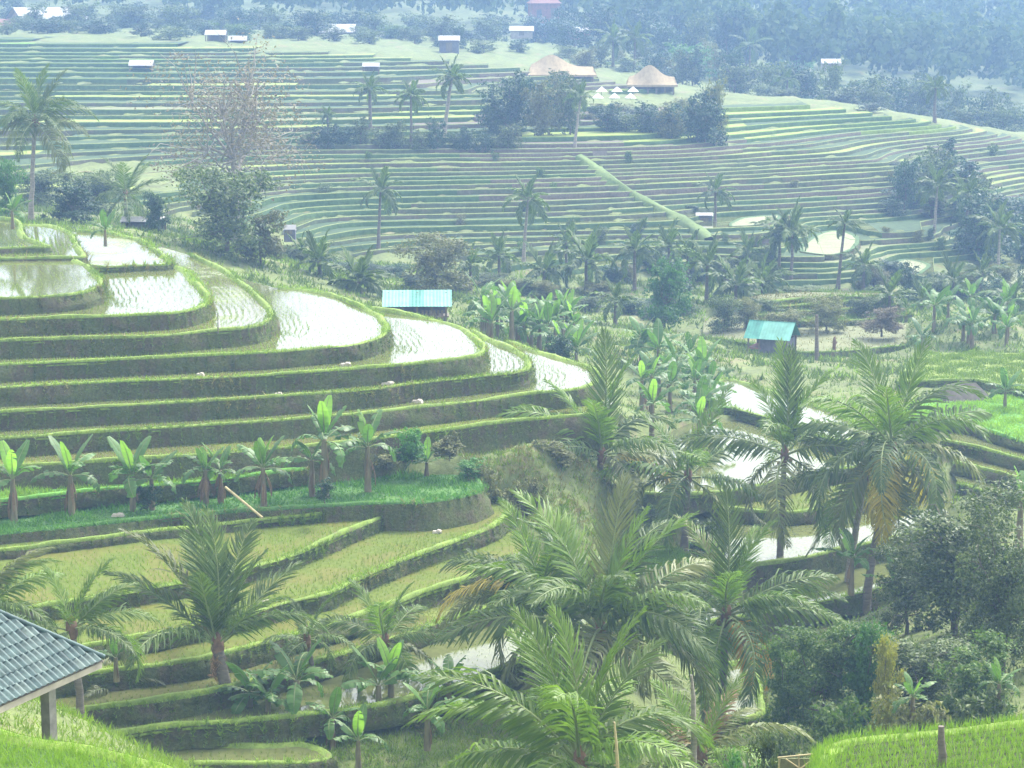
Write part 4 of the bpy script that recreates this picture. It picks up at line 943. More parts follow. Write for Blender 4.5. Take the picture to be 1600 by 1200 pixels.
for k in range(32):                                # grove around the restaurant
    px = 780 + k * 11 + r.uniform(-8, 8); tp = r.uniform(112, 165) if not 900 < px < 1050 else r.uniform(158, 185)
    tree(px, tp, r.uniform(222, 248), r.uniform(44, 78), r.choice(['far_a', 'far_b', 'far_a']), r.choice(['leaf_dark', 'leaf', 'leaf_dark', 'leaf_olive']), 'dark tree in the grove on the slope below the restaurant', group='grove below the restaurant')
for k in range(12):
    tree(490 + k * 27 + r.uniform(-8, 8), r.uniform(180, 208), r.uniform(214, 217), r.uniform(34, 60), r.choice(['far_a', 'far_b']), r.choice(['leaf_dark', 'leaf']), 'dark bush in the hedge along the top of the straight far terraces', group='hedge on the far slope', cat='bush', hmin=1.2)
for k in range(22):
    px = 1395 + r.uniform(0, 150); tree(px, r.uniform(225, 290) + abs(px - 1470) * .35, r.uniform(208, 226), r.uniform(50, 90), r.choice(['far_a', 'far_b', 'far_c']), r.choice(['leaf_dark', 'leaf', 'leaf_dark']), 'dark tree in the grove on the right slope', group='grove on the right slope')
for k in range(34):
    px = 1130 + k * 15; tree(px, r.uniform(95, 140) + max(0, px - 1400) * .28, r.uniform(285, 345), r.uniform(50, 80), r.choice(['far_a', 'far_b']), r.choice(['leaf_dark', 'leaf', 'leaf']), 'blue hazy tree beyond the right ridge', group='trees beyond the right ridge')
for k in range(26):                                # belt of trees at the foot of the far slope
    px = 960 + k * 26 + r.uniform(-12, 12)
    if 1235 < px < 1330: continue
    tree(px, r.uniform(405, 452), r.uniform(168, 184), r.uniform(40, 75), r.choice(['mid_a', 'mid_b', 'far_a']), r.choice(['leaf', 'leaf_dark', 'leaf_dark', 'leaf_olive']), 'dark tree in the belt at the foot of the far slope', group='tree belt at the foot of the far slope', hmin=1.5)
for k in range(16):
    px = 1530 + r.uniform(0, 120); tree(px, r.uniform(300, 360), r.uniform(196, 222), r.uniform(60, 100), r.choice(['far_a', 'far_b']), 'leaf_dark', 'blue-dark tree in the gully at the right edge', group='gully trees at the right edge')
for k in range(26):                                # valley bushes under the palms
    px = 440 + k * 36 + r.uniform(-20, 20); tree(px, r.uniform(425, 455) + (30 if px > 900 else 0), r.uniform(152, 168), r.uniform(40, 75), r.choice(['mid_a', 'mid_b']), r.choice(['leaf', 'leaf_dark', 'leaf_olive']), 'low bush among the valley palms', group='bushes among the valley palms', cat='bush', hmin=1.0)
for k in range(46):                                # treeline of the village
    px = -20 + k * 27 + r.uniform(-30, 30); tree(px, r.uniform(10, 46), r.uniform(356, 430), r.uniform(45, 80), r.choice(['far_a', 'far_b']), r.choice(['leaf', 'leaf_dark']), 'hazy tree between the village houses at the top', group='village trees', hmin=4)
for k in range(16):
    px = 10 + k * 52 + r.uniform(-20, 20); tree(px, r.uniform(36, 52) + k * 1.6, r.uniform(322, 348), r.uniform(34, 60), r.choice(['far_a', 'far_b']), r.choice(['leaf', 'leaf_dark']), 'dark tree in the hedge along the top of the upper fields', group='hedge above the upper fields', hmin=2)
for k in range(30):
    px = r.uniform(-20, 820); tree(px, r.uniform(26, 50) + max(0, px) * .012, r.uniform(332, 378), r.uniform(30, 60), r.choice(['far_a', 'far_b']), r.choice(['leaf', 'leaf_dark', 'leaf_mid']), 'hazy tree between the village houses at the top', group='village trees', hmin=2)
for k in range(14):
    px = 880 + k * 20 + r.uniform(-8, 8); tree(px, r.uniform(62, 92), r.uniform(298, 345), r.uniform(36, 62), r.choice(['far_a', 'far_b']), r.choice(['leaf', 'leaf_dark', 'leaf_olive']), 'hazy tree behind the restaurant roofs', group='trees behind the restaurant', hmin=2)
# big bushy trees in the near right
for px, tp, Y, w, kd, mt, lab in (
    (1520, 775, 78, 240, 'near_a', 'leaf', 'large bushy grey-olive tree filling the right side below the tall palms'),
    (1440, 850, 82, 120, 'near_b', 'leaf', 'grey-green tree left of the large bushy one, beside the slender trunks'),
    (1600, 820, 72, 170, 'near_a', 'leaf', 'leafy tree cut by the right edge'),
    (1470, 990, 69, 190, 'near_b', 'leaf', 'dense low tree under the large bushy one'),
    (1310, 965, 70, 170, 'near_b', 'leaf_mid', 'dark green rounded tree just behind the vivid rice field'),
    (1255, 985, 72, 110, 'near_c', 'leaf_mid', 'dark green tree at the left end of the thicket behind the vivid rice field'),
    (1375, 960, 69, 110, 'near_c', 'leaf_bright', 'fresh green leafy shrub between the dark rounded tree and the golden one'),
    (1410, 985, 67, 60, 'near_c', 'leaf_gold', 'golden yellow-green slender tree behind the vivid rice field'),
    (1560, 1000, 66, 150, 'near_c', 'leaf_mid', 'dark shrub at the right behind the vivid rice field'),
    (1560, 775, 90, 80, 'near_c', 'leaf', 'thin grey-green tree top right of the tallest coconut palm'),
    (1330, 1060, 64, 120, 'bush_a', 'leaf_mid', 'low dark bush at the edge of the vivid rice field, left'),
    (1450, 1075, 62, 130, 'bush_a', 'leaf_olive', 'low olive bush at the edge of the vivid rice field, middle'),
    (1560, 1060, 62, 130, 'bush_b', 'leaf', 'low grey-green bush at the edge of the vivid rice field, right'),
    (1240, 1080, 64, 90, 'bush_a', 'leaf', 'low bush under the dried drooping frond'),
    (1240, 1150, 46.5, 95, 'near_c', 'leaf', 'leafy shrub behind the bamboo rack at the bottom edge'),
    (1190, 1165, 47.5, 80, 'near_c', 'leaf_bright', 'fresh green shrub left of the bamboo rack at the bottom edge')):
    tree(px, tp, Y, w, kd, mt, lab, cat='bush' if 'bush' in kd else 'tree')
# rough slope between the hill and the palms
for k, (px, py, w, mt) in enumerate(((600, 735, 60, 'leaf_olive'), (690, 742, 46, 'leaf_olive'), (625, 748, 40, 'leaf_bright'), (745, 780, 50, 'leaf_olive'), (640, 715, 55, 'leaf_bright'), (700, 720, 70, 'leaf_olive'), (755, 705, 60, 'leaf_olive'), (730, 760, 60, 'leaf_bright'), (800, 745, 70, 'leaf_olive'), (860, 720, 60, 'leaf_olive'), (780, 690, 50, 'leaf'),
                                  (830, 700, 60, 'leaf_olive'), (880, 760, 70, 'leaf_olive'), (640, 690, 50, 'leaf_bright'), (700, 688, 40, 'leaf_olive'), (960, 800, 70, 'leaf'), (1010, 815, 60, 'leaf'), (1110, 840, 70, 'leaf'), (1100, 900, 80, 'leaf_bright'), (1000, 950, 80, 'leaf'))):
    x, y, z = at(px, py, 91.5 if px < 850 else 94 if px < 900 else 97)
    tree(px, py - w * .45, y, w, 'bush_a' if k % 2 else 'bush_b', mt, 'scrubby bush on the rough slope between the near hill and the foreground palms', 'bush', 'scrub on the rough slope', 'bush', hmin=.5)
for k, (px, py, w, mt) in enumerate(((230, 1125, 80, 'leaf_olive'), (290, 1130, 70, 'leaf'), (140, 1135, 70, 'leaf_olive'), (420, 1145, 60, 'leaf'), (540, 1140, 70, 'leaf'), (660, 1150, 80, 'leaf_olive'), (500, 765, 40, 'leaf_dark'), (215, 775, 44, 'leaf_dark'))):
    Y = 70 if py > 1000 else 85.5
    tree(px, py - w * .4, Y, w, 'bush_a' if k % 2 else 'bush_b', mt, ('low weedy bush along the foot of the lower left paddies' if py > 1000 else 'small dark bush between the banana stems'), 'bush', 'weedy bushes of the lower left' if py > 1000 else 'bushes between the banana stems', 'bush', gz=at(px, py + 12, Y)[2], hmin=.5)

for k in range(34):                                # scattered shrubs on the far slope
    px = r.uniform(470, 1580); py = r.uniform(215, 430); Y = ground_hit(px, py, 172)
    if Y is None: continue
    tree(px, py - r.uniform(9, 22), Y, r.uniform(12, 34), r.choice(['far_a', 'far_b', 'mid_b']), r.choice(['leaf_dark', 'leaf', 'leaf_olive', 'leaf_mid']), 'small shrub dotted on the bunds of the far slope', 'bush', 'shrubs dotted over the far slope', 'bush', hmin=.5)
# ------------------------------------------------------------------ forest on the far hill (one mass)
n = 1700
yy = 360 * (2.1 ** RNG.uniform(0, 1, n)); tt = RNG.uniform(-.34, .34, n); kp = yy > 425 - np.clip((tt - .02) * 700, 0, 85); yy = yy[kp]; xx = tt[kp] * yy
hh = H(np.column_stack([xx, yy])); so = Soup()
for x, y, z in zip(xx, yy, hh):
    hgt = RNG.uniform(7, 15); w = RNG.uniform(4, 8); k = 110
    d = unit(k); d[:, 2] = np.abs(d[:, 2]) * 1.0 - .15
    lob = RNG.normal(0, .22, (5, 3)); off = lob[RNG.integers(0, 5, k)]
    p = np.array([x, y, z + hgt * .55]) + (d * RNG.uniform(.6, 1.0, k)[:, None] * .75 + off) * np.array([w * .6, w * .6, hgt * .5])
    nr = d + RNG.normal(0, .4, (k, 3)); nr /= np.linalg.norm(nr, axis=1)[:, None]; ax = np.cross(nr, unit(k)); ax /= np.linalg.norm(ax, axis=1)[:, None]
    s = RNG.uniform(.8, 1.7, k); so.add(*diamonds(p, ax, nr, s, s * .75))
fo = obj('forest', so.mesh('forest', M['forest'], False)); tag(fo, 'blue hazy forest covering the far hillside', 'forest', kind='stuff')

# ------------------------------------------------------------------ ground cover (weeds and grass nobody could count)
def scatter(n, x0, x1, y0, y1, hmin, hmax, w, mat, label, fan=True, noisek=.35, thr=-.2):
    y = RNG.uniform(y0, y1, n); x = RNG.uniform(x0, x1, n) * (y if fan else 1); q = np.column_stack([x, y])
    f = np.sin(x * noisek + 1.3) * np.sin(y * noisek * 1.3) + .6 * np.sin(x * noisek * 2.7 + y * noisek * 2.1) + RNG.normal(0, .35, n); q = q[f > thr]
    for T in TL:
        if len(q): q = q[~inside(q, T['poly'])]
    z = H(q); b = np.repeat(np.column_stack([q, z - .05]), 5, 0); m_ = len(b); b[:, :2] += RNG.normal(0, hmax * .35, (m_, 2))
    so = Soup().add(*blades(b, RNG.uniform(hmin, hmax, m_), RNG.uniform(w * .5, w, m_), .6))
    o = obj('ground_cover', so.mesh('ground_cover', M[mat])); tag(o, label, 'grass', kind='stuff')
scatter(24000, -.27, .27, 24, 57, .10, .36, .06, 'grass', 'grass on the near slope around the pavilion', thr=-1.5)
scatter(16000, -.27, .27, 56, 130, .12, .4, .09, 'grass_dark', 'dark weeds growing over the rough slopes of the valley')
scatter(15000, -.27, .27, 56, 130, .10, .3, .07, 'grass', 'fresh grass growing over the rough slopes of the valley', thr=.1, noisek=.5)
scatter(9000, -.1, .10, 86, 101, .10, .3, .07, 'grass', 'fresh grass on the rough slope left of the palms', thr=-.3, noisek=.9)
scatter(7000, -.1, .10, 86, 100, .10, .35, .07, 'grass_dry', 'dry straw-coloured grass on the rough slope left of the palms', thr=.0, noisek=.8)
scatter(14000, -.12, .06, 56, 72, .10, .3, .05, 'grass', 'yellowish grass on the flat ground at the bottom of the valley', thr=-2)
scatter(16000, -.27, .27, 130, 178, .2, .6, .16, 'grass_dark', 'dark undergrowth along the valley floor')
scatter(10000, -.27, .27, 130, 178, .2, .5, .14, 'grass', 'light green undergrowth along the valley floor', thr=.2, noisek=.5)
# vivid young rice in rows, near right field
T = TK['N1']; q = []; fr = (800 + F * T['lipw'][:, 0] / T['lipw'][:, 1] > 1292) & (T['lipw'][:, 1] > 40)
for k in range(26):
    L0 = T['lipw'][fr] + np.array([-.06, -1.0]) * (-.05 + k * .36); seg = np.concatenate([[0], np.cumsum(np.linalg.norm(np.diff(L0, axis=0), axis=1))]); u = np.arange(0, seg[-1], .075)
    q.append(np.column_stack([np.interp(u, seg, L0[:, 0]), np.interp(u, seg, L0[:, 1])]) + RNG.normal(0, .025, (len(u), 2)))
q = np.vstack(q); b = np.repeat(np.column_stack([q, np.full(len(q), T['z'] - .02)]), 10, 0); m_ = len(b); b[:, :2] += RNG.normal(0, .045, (m_, 2))
o = obj('young_rice', Soup().add(*blades(b, RNG.uniform(.14, .28, m_), RNG.uniform(.012, .024, m_), .3)).mesh('young_rice', M['rice'])); tag(o, 'dense rows of vivid young rice in the near right corner', 'rice', kind='stuff')
T = TK['N2']; lo = T['poly'].min(0); q = RNG.uniform((-16, 30), (-3, 40), (42000, 2)); q = q[inside(q, T['poly'])]
b = np.repeat(np.column_stack([q, np.full(len(q), T['z'] - .02)]), 3, 0); m_ = len(b); b[:, :2] += RNG.normal(0, .05, (m_, 2))
o = obj('tall_grass', Soup().add(*blades(b, RNG.uniform(.08, .24, m_), RNG.uniform(.01, .018, m_), .45)).mesh('tall_grass', M['rice'])); tag(o, 'tall vivid grass on the near left bank', 'grass', kind='stuff')

# ================================================================== BUILDINGS AND SMALL THINGS
def rotz(a): return np.array([[math.cos(a), -math.sin(a), 0], [math.sin(a), math.cos(a), 0], [0, 0, 1]])
def pt(root, name, so, mat, smooth=False): return obj(name, so.mesh(name, mat, smooth), root)
def corr(w, l, amp=.007, pitch=.2):
    """corrugated sheet in XY, ridges along Y"""
    n = max(4, int(w / pitch) * 4); x = np.linspace(-w / 2, w / 2, n + 1); z = amp * np.cos(np.arange(n + 1) * math.pi / 2)
    return np.stack([np.stack([x, np.full(n + 1, yy), z], 1) for yy in (-l / 2, l / 2)], 0)
def rx(a): return np.array([[1, 0, 0], [0, math.cos(a), -math.sin(a)], [0, math.sin(a), math.cos(a)]])

# --- long teal-roofed shelter behind the crest
Y = 124.0; c = at(652, 492, Y); w = 108 * mpp(Y)
root = empty('field_shelter', c, .03, 'long low shelter with a faded teal metal roof behind the near hill crest', 'hut')
zt = at(652, 456, Y)[2] - c[2]; ze = at(652, 476, Y)[2] - c[2]; dpt = 1.5
so = Soup(); n = 5
for k in range(n):
    pw = w / n; P = corr(pw + .04, math.hypot(dpt, zt - ze)) @ rx(math.atan2(zt - ze, dpt)).T + np.array([-w / 2 + pw * (k + .5), 0, (zt + ze) / 2 + .003 * (k % 2)])
    pt(root, 'roof_sheet', Soup().grid(P), M['teal_pale' if k != 2 else 'teal'])
for k in range(5):
    x = -w / 2 + .3 + k * (w - .6) / 4
    pt(root, 'post', Soup().box((x, -dpt / 2 + .2, (ze - .7) / 2), (.1, .1, ze + .7)), M['wood']); pt(root, 'post', Soup().box((x, dpt / 2 - .2, (zt - .7) / 2), (.1, .1, zt + .5)), M['wood'])
pt(root, 'back_wall', Soup().box((0, dpt / 2 - .28, zt * .3 - .3), (w - .5, .04, zt + .5)), M['plank'])
for k in range(7): pt(root, 'rail', Soup().box((w * .08 + k * .22, -dpt / 2 + .28, ze * .3 - .15), (.12, .05, ze * .5 + .3)), M['wood'])
pt(root, 'platform', Soup().box((0, 0, -.02), (w - .3, dpt - .3, .08)), M['wood'])

# --- small teal hut in the valley
Y = 143.0; c = at(1206, 545, Y); w = 2.6; d = 1.9
root = empty('field_hut', c, math.radians(-24), 'small hut with a bright teal gable roof in the valley', 'hut')
hw = at(1206, 526, Y)[2] - c[2]; hr = at(1206, 502, Y)[2] - c[2]
sl = math.atan2(hr - hw, d / 2 + .25); ln = math.hypot(hr - hw, d / 2 + .3)
for sg in (-1, 1):
    for k in range(3):
        pw = (w + .5) / 3; P = corr(pw + .03, ln) @ rx(-sg * sl).T + np.array([-(w + .5) / 2 + pw * (k + .5), sg * (d / 4 + .12), (hr + hw) / 2 + .004 * k])
        pt(root, 'roof_sheet', Soup().grid(P), M['teal' if (k == 0 or sg > 0) else 'teal_pale'])
pt(root, 'front_wall', Soup().box((.35, -d / 2 + .03, hw / 2 - .1), (w - .7, .05, hw + .1)), M['plank']); pt(root, 'back_wall', Soup().box((0, d / 2 - .03, hw / 2 - .1), (w, .05, hw + .1)), M['plank'])
pt(root, 'side_wall', Soup().box((w / 2 - .03, 0, hw / 2 - .1), (.05, d - .12, hw + .1)), M['plank'])
for x in (-w / 2, -w / 2 + .75, w / 2 + .02):
    for y in (-d / 2 - .02, d / 2 + .02): pt(root, 'post', Soup().box((x, y, hw / 2 - .1), (.09, .09, hw + .3)), M['wood'])
so = Soup().add([(-w / 2 - .2, -d / 2, hw), (-w / 2 - .2, d / 2, hw), (-w / 2 - .2, 0, hr - .05), (-w / 2 - .16, -d / 2, hw), (-w / 2 - .16, d / 2, hw), (-w / 2 - .16, 0, hr - .05)], [(0, 1, 2), (3, 5, 4)]); pt(root, 'gable', so, M['teal'])
pt(root, 'platform', Soup().box((-w / 2 + .4, 0, .12), (.9, d, .1)), M['roof_red'])

# --- tiled pavilion in the near left
Y0 = 48.0; A = at(163, 1029, Y0); ze = A[2]; B = onz(0, 1101, ze)
d1 = (B - A)[:2]; d1 /= np.linalg.norm(d1); d2 = np.array([d1[1], -d1[0]]);  d2 = d2 if d2[0] < 0 else -d2
S_ = 6.0; tanp = .79; C = A[:2] + d1 * S_ / 2 + d2 * S_ / 2
root = empty('tiled_pavilion', (*C, ze - 1.9), 0, 'open pavilion with a blue-grey tiled hip roof in the near left corner', 'pavilion')
o0 = np.array(root.location); ap = np.array([*C, ze + S_ / 2 * tanp]); 
cor = [np.array([*(A[:2] + d1 * a * S_ + d2 * b * S_), ze]) for a, b in ((0, 0), (1, 0), (1, 1), (0, 1))]
und = Soup()
for k in range(4):
    a_, b_ = cor[k], cor[(k + 1) % 4]; und.add(np.array([a_, b_, ap]) - o0 - (0, 0, .05), [(0, 1, 2)])
roof_o = pt(root, 'roof', und, M['wood'])
# one curved tile, shared by all
tw, tl = .185, .30
xs_ = np.linspace(-tw / 2, tw / 2, 7); zs_ = .028 * np.cos(np.linspace(-math.pi, math.pi, 7)) + .02
tile = Soup().grid(np.stack([np.stack([xs_, np.full(7, yy), zs_ + dz_], 1) for yy, dz_ in ((-tl / 2 - .03, .028), (tl / 2, 0))], 0))
tile.add(np.concatenate([np.stack([xs_, np.full(7, -tl / 2 - .03), zs_ + .028], 1), np.stack([xs_, np.full(7, -tl / 2 - .03), zs_ + .008], 1)]), [(i, i + 7, i + 8, i + 1) for i in range(6)])
tile_me = tile.mesh('tile', M['tile'], True)
sl = math.hypot(1, tanp); nrow = int(S_ / 2 * sl / tl)
def tiles_on(face, single):
    e0, e1 = cor[face], cor[(face + 1) % 4]; ex = (e1 - e0) / S_; mid = (e0 + e1) / 2; up = ap - mid; up /= np.linalg.norm(up); nr = np.cross(ex, up)
    if nr[2] < 0: nr = -nr; 
    R = Matrix(np.column_stack([ex, up, nr]).tolist()).to_4x4(); so = Soup(); count = 0
    for r_ in range(nrow):
        s = (r_ + .5) * tl; half = S_ / 2 - s / sl
        m = int(2 * half / tw)
        for k in range(m):
            u_ = -half + (k + .5) * (2 * half / m); p = mid + ex * u_ + up * s - o0
            mt = Matrix.Translation(p) @ R @ Matrix.Rotation(random.gauss(0, .012), 4, 'Z') @ Matrix.Translation((0, 0, random.uniform(0, .008)))
            if single(p + o0):
                t_ = obj('tile', tile_me, roof_o); t_.matrix_basis = mt; count += 1
            else:
                v = np.concatenate(tile.v); v = np.column_stack([v, np.ones(len(v))]) @ np.array(mt).T
                so.add(v[:, :3], np.concatenate([f for f, _ in tile.f]))
    if so.v: o = pt(roof_o, 'roof_tiles', so, M['tile'], True); o['kind'] = 'stuff'
def seen(p): return 800 + F * p[0] / p[1] > -6
tiles_on(0, seen)
for f_ in (1, 2, 3): tiles_on(f_, lambda p: False)
for k in range(4):
    a_ = cor[k] - o0; b_ = ap - o0; pts = np.array([a_ + (b_ - a_) * t for t in np.linspace(0, 1, 16)]) + (0, 0, .04)
    pt(roof_o, 'hip_ridge', Soup().tube(pts, .055, 8), M['tile'], True)
    e0, e1 = cor[k] - o0, cor[(k + 1) % 4] - o0; m_ = (e0 + e1) / 2; a = math.atan2((e1 - e0)[1], (e1 - e0)[0])
    inw = -m_ / np.linalg.norm(m_[:2]); 
    pt(roof_o, 'fascia', Soup().box(m_ + np.array([0, 0, -.14]) + np.array([inw[0], inw[1], 0]) * .05, (S_ - .1, .04, .14), rotz(a)), M['plaster'])
    pt(roof_o, 'soffit', Soup().box(m_ + np.array([0, 0, -.22]) + np.array([inw[0], inw[1], 0]) * .5, (S_ - .8, .8, .03), rotz(a)), M['plaster'])
pc = at(75, 1085, 47.0); ang = math.atan2(d1[1], d1[0])
for a_, b_ in ((.16, .10), (.84, .10), (.84, .9), (.16, .9)):
    q = A[:2] + d1 * a_ * S_ + d2 * b_ * S_
    if (a_, b_) == (.16, .10): q = np.array(pc[:2])
    zf = min(h1(*q), ze - 1.3) - .3
    pt(root, 'post', Soup().box((q[0] - o0[0], q[1] - o0[1], (zf + ze - .2) / 2 - o0[2]), (.24, .24, ze - .2 - zf), rotz(ang)), M['concrete'])

# --- grey thatched shed by the green field
Y = 121.0; c = at(1500, 640, Y)
root = empty('thatched_shed', c, .3, 'low shed with a dark grey thatched roof beside the bright green field', 'shed')
w, d = 2.4, 1.6; hw = .7; hr = 1.5
P = np.array([(-w / 2 - .3, -d / 2 - .3, hw - .1), (w / 2 + .3, -d / 2 - .3, hw - .1), (w / 2 + .3, d / 2 + .3, hw - .1), (-w / 2 - .3, d / 2 + .3, hw - .1), (-w / 2 + .3, 0, hr), (w / 2 - .3, 0, hr)])
so = Soup().add(np.vstack([P, P - (0, 0, .12)]), [(0, 1, 5, 4), (2, 3, 4, 5), (0, 1, 7, 6), (1, 2, 8, 7), (2, 3, 9, 8), (3, 0, 6, 9)]); so.add(P, [(1, 2, 5), (3, 0, 4)]); pt(root, 'roof', so, M['thatch_grey'])
for x in (-w / 2, w / 2):
    for y in (-d / 2, d / 2): pt(root, 'post', Soup().box((x, y, hw / 2 - .1), (.09, .09, hw + .2)), M['wood'])
pt(root, 'back_wall', Soup().box((0, d / 2 - .05, hw / 2 - .1), (w - .1, .04, hw + .1)), M['wood'])
for k, x in enumerate((-.5, .3)):
    c2 = c + np.array([x, -.7, -.05]); o = obj('feed_sack', Soup().tube([c2 + (0, 0, q) for q in (0, .08, .28, .42, .5)], [.12, .2, .22, .15, .02], 8).mesh('feed_sack', M['white']))
    tag(o, 'pale sack standing under the thatched shed, %s one' % ('left', 'right')[k], 'sack', 'sacks under the thatched shed')

# --- generic far houses
def house(px, py, Y, wpx, hpx, roof, wall, label, rot=0.0, hip=False, name='farm_house', posts=False, depth=.7, rf=.5, door=True, rlab=None):
    """px, py: middle of the foot; wpx, hpx: outline in photo pixels"""
    c = at(px, py, Y); w = wpx * mpp(Y); h = hpx * mpp(Y); d = w * depth; hw = h * (1 - rf)
    root = empty(name, c, rot, label, 'shed' if posts else 'house')
    ov = w * .06; ins = w * .25 if hip else -ov
    P = np.array([(-w / 2 - ov, -d / 2 - ov, hw), (w / 2 + ov, -d / 2 - ov, hw), (w / 2 + ov, d / 2 + ov, hw), (-w / 2 - ov, d / 2 + ov, hw), (-w / 2 + ins, 0, h), (w / 2 - ins, 0, h)])
    so = Soup().add(P, [(0, 1, 5, 4), (2, 3, 4, 5)]); 
    if hip: so.add(P, [(1, 2, 5), (3, 0, 4)])
    so.add(P - (0, 0, .06), [(0, 1, 2, 3)]); pt(root, 'roof', so, M[roof])
    if posts:
        for x in (-w / 2, w / 2):
            for y in (-d / 2, d / 2): pt(root, 'post', Soup().box((x, y, hw / 2 - .2), (.12, .12, hw + .4)), M['wood'])
        pt(root, 'back_wall', Soup().box((0, d / 2 - .1, hw / 2 - .2), (w - .2, .06, hw + .3)), M[wall])
    else:
        pt(root, 'wall', Soup().box((0, 0, hw / 2 - .3), (w, d, hw + .6)), M[wall])
        if not hip: pt(root, 'gable', Soup().add([(-w / 2, -d / 2, hw), (-w / 2, d / 2, hw), (-w / 2, 0, h - .06), (w / 2, -d / 2, hw), (w / 2, d / 2, hw), (w / 2, 0, h - .06)], [(0, 1, 2), (3, 5, 4)]), M[wall])
        k = max(1, int(w / 2.5))
        for i in range(k):
            x = -w / 2 + w * (i + .5) / k
            if i == k // 2 and door: pt(root, 'door', Soup().box((x, -d / 2 - .02, hw * .4), (min(.9, w / k * .5), .06, hw * .8)), M['wood'])
            else:
                ww = min(1.0, w / k * .5); wo = pt(root, 'window', Soup().box((x, -d / 2 - .02, hw * .55), (ww, .06, hw * .4)), M['wood']); pt(wo, 'pane', Soup().box((x, -d / 2 - .045, hw * .55), (ww * .8, .03, hw * .3)), M['plank'])
    return root
house(222, 112, 272, 34, 18, 'roof_white', 'plank', 'white-roofed open shed standing in the green upper left fields', posts=True, rf=.45, name='field_shed')
house(338, 62, 316, 30, 15, 'roof_white', 'wood', 'pale-roofed shed on the upper edge of the fields, left of a pair', posts=True, name='field_shed')
house(372, 70, 312, 26, 14, 'roof_white', 'wood', 'pale-roofed shed on the upper edge of the fields, right of a pair', posts=True, name='field_shed')
house(75, 46, 395, 96, 34, 'roof_white', 'wall', 'large house with a white gable roof at the top left', rot=.5, name='village_house')
house(18, 50, 392, 60, 20, 'roof_red', 'wall', 'low house with a pinkish roof at the top left corner', name='village_house')
house(518, 62, 372, 68, 24, 'roof_white', 'wall', 'long house with a pale roof among the village trees at the top', name='village_house')
house(592, 64, 366, 28, 14, 'roof_white', 'wall', 'small white-roofed house beside the long pale-roofed one', name='village_house')
house(580, 112, 272, 24, 14, 'roof_white', 'wood', 'tiny white-roofed hut on the upper terraces left of the white-trunked palm', posts=True, name='field_hut', rf=.4)
house(702, 80, 320, 30, 24, 'roof_white', 'plank', 'dark hut with a white roof above the fallow fields', name='field_hut', rf=.3)
house(815, 55, 400, 34, 14, 'roof_white', 'wall', 'small house with a white roof at the top centre, left one', name='village_house')
house(905, 56, 396, 36, 14, 'roof_white', 'roof_red', 'small house with a white roof and reddish wall at the top centre', name='village_house')
house(850, 42, 430, 44, 48, 'roof_red', 'roof_red', 'tall brown building at the very top of the picture', rot=.2, name='village_house', rf=.25, hip=True)
house(850, 47, 427, 46, 10, 'wall_blue', 'wall_blue', 'low blue-painted building at the foot of the tall brown one', name='village_house', rf=.2)
house(1298, 104, 345, 28, 12, 'roof_white', 'wall', 'lone white roof among the blue trees on the right', name='village_house', rf=.55)
house(1025, 55, 420, 30, 16, 'roof_white', 'wall', 'pale hazy house right of the hazy palms at the top', name='village_house')
house(1100, 356, 200, 24, 24, 'roof_white', 'plank', 'little grey hut with a flat pale roof on the far slope', name='field_hut', rf=.15)
house(937, 252, 214, 20, 16, 'thatch_grey', 'plank', 'tiny dark hut beside the top of the diagonal path', name='field_hut', rf=.5)
house(953, 247, 216, 14, 11, 'thatch_grey', 'wood', 'tinier hut tucked behind the dark one at the top of the path', name='field_hut')
house(453, 365, 168, 18, 14, 'roof_white', 'plank', 'tiny grey hut beside the bottom of the straight far terraces', name='field_hut')
house(225, 352, 150, 60, 14, 'roof_white', 'wood', 'low shed with a pale roof under the dark umbrella-shaped tree', posts=True, name='field_shed', rf=.4)
house(1195, 385, 188, 12, 12, 'thatch_grey', 'wood', 'tiny hut left of the palm pair on the far slope', name='field_hut')
# --- restaurant: two big tan roofs with curved ridges
def big_roof(px, py, Y, wpx, hpx, label, peak):
    c = at(px, py, Y); w = wpx * mpp(Y); h = hpx * mpp(Y); d = w * .55; hw = h * .35
    root = empty('restaurant_pavilion', c, 0, label, 'restaurant')
    n = 15; u = np.linspace(-1, 1, n); rid = hw + (h - hw) * (np.exp(-((u - peak) / .5) ** 2) * .62 + .38)
    e = np.full(n, hw); so = Soup()
    for sg in (-1, 1):
        P = np.stack([np.column_stack([u * w / 2, np.full(n, sg * d / 2), e]), np.column_stack([u * w / 2 * .96, np.full(n, sg * d / 4), (e + rid) / 2 - .15]), np.column_stack([u * w / 2 * .9, np.zeros(n), rid])], 0); so.grid(P)
    so.grid(np.stack([np.column_stack([u * w / 2, np.full(n, -d / 2), e - .25]), np.column_stack([u * w / 2, np.full(n, -d / 2), e + .004])], 0))
    for s_ in (0, -1): so.add([(u[s_] * w / 2, -d / 2, hw), (u[s_] * w / 2, d / 2, hw), (u[s_] * w / 2 * .9, 0, rid[s_])], [(0, 1, 2)])
    pt(root, 'roof', so, M['thatch'], True)
    for k in range(6):
        for y in (-d / 2 + .3, d / 2 - .3): pt(root, 'post', Soup().box((-w / 2 + .5 + k * (w - 1) / 5, y, hw / 2 - .4), (.2, .2, hw + .8)), M['wood'])
    pt(root, 'back_wall', Soup().box((0, d / 2 - .1, hw / 2 - .3), (w - .6, .1, hw + .6)), M['wood'])
    pt(root, 'floor', Soup().box((0, 0, -.35), (w - .2, d - .2, .5)), M['concrete'])
big_roof(878, 132, 282, 106, 46, 'restaurant pavilion with a swooping tan roof, left of the white parasols', -.35)
big_roof(1018, 148, 276, 78, 46, 'restaurant pavilion with a pointed tan roof, right of the white parasols', -.1)
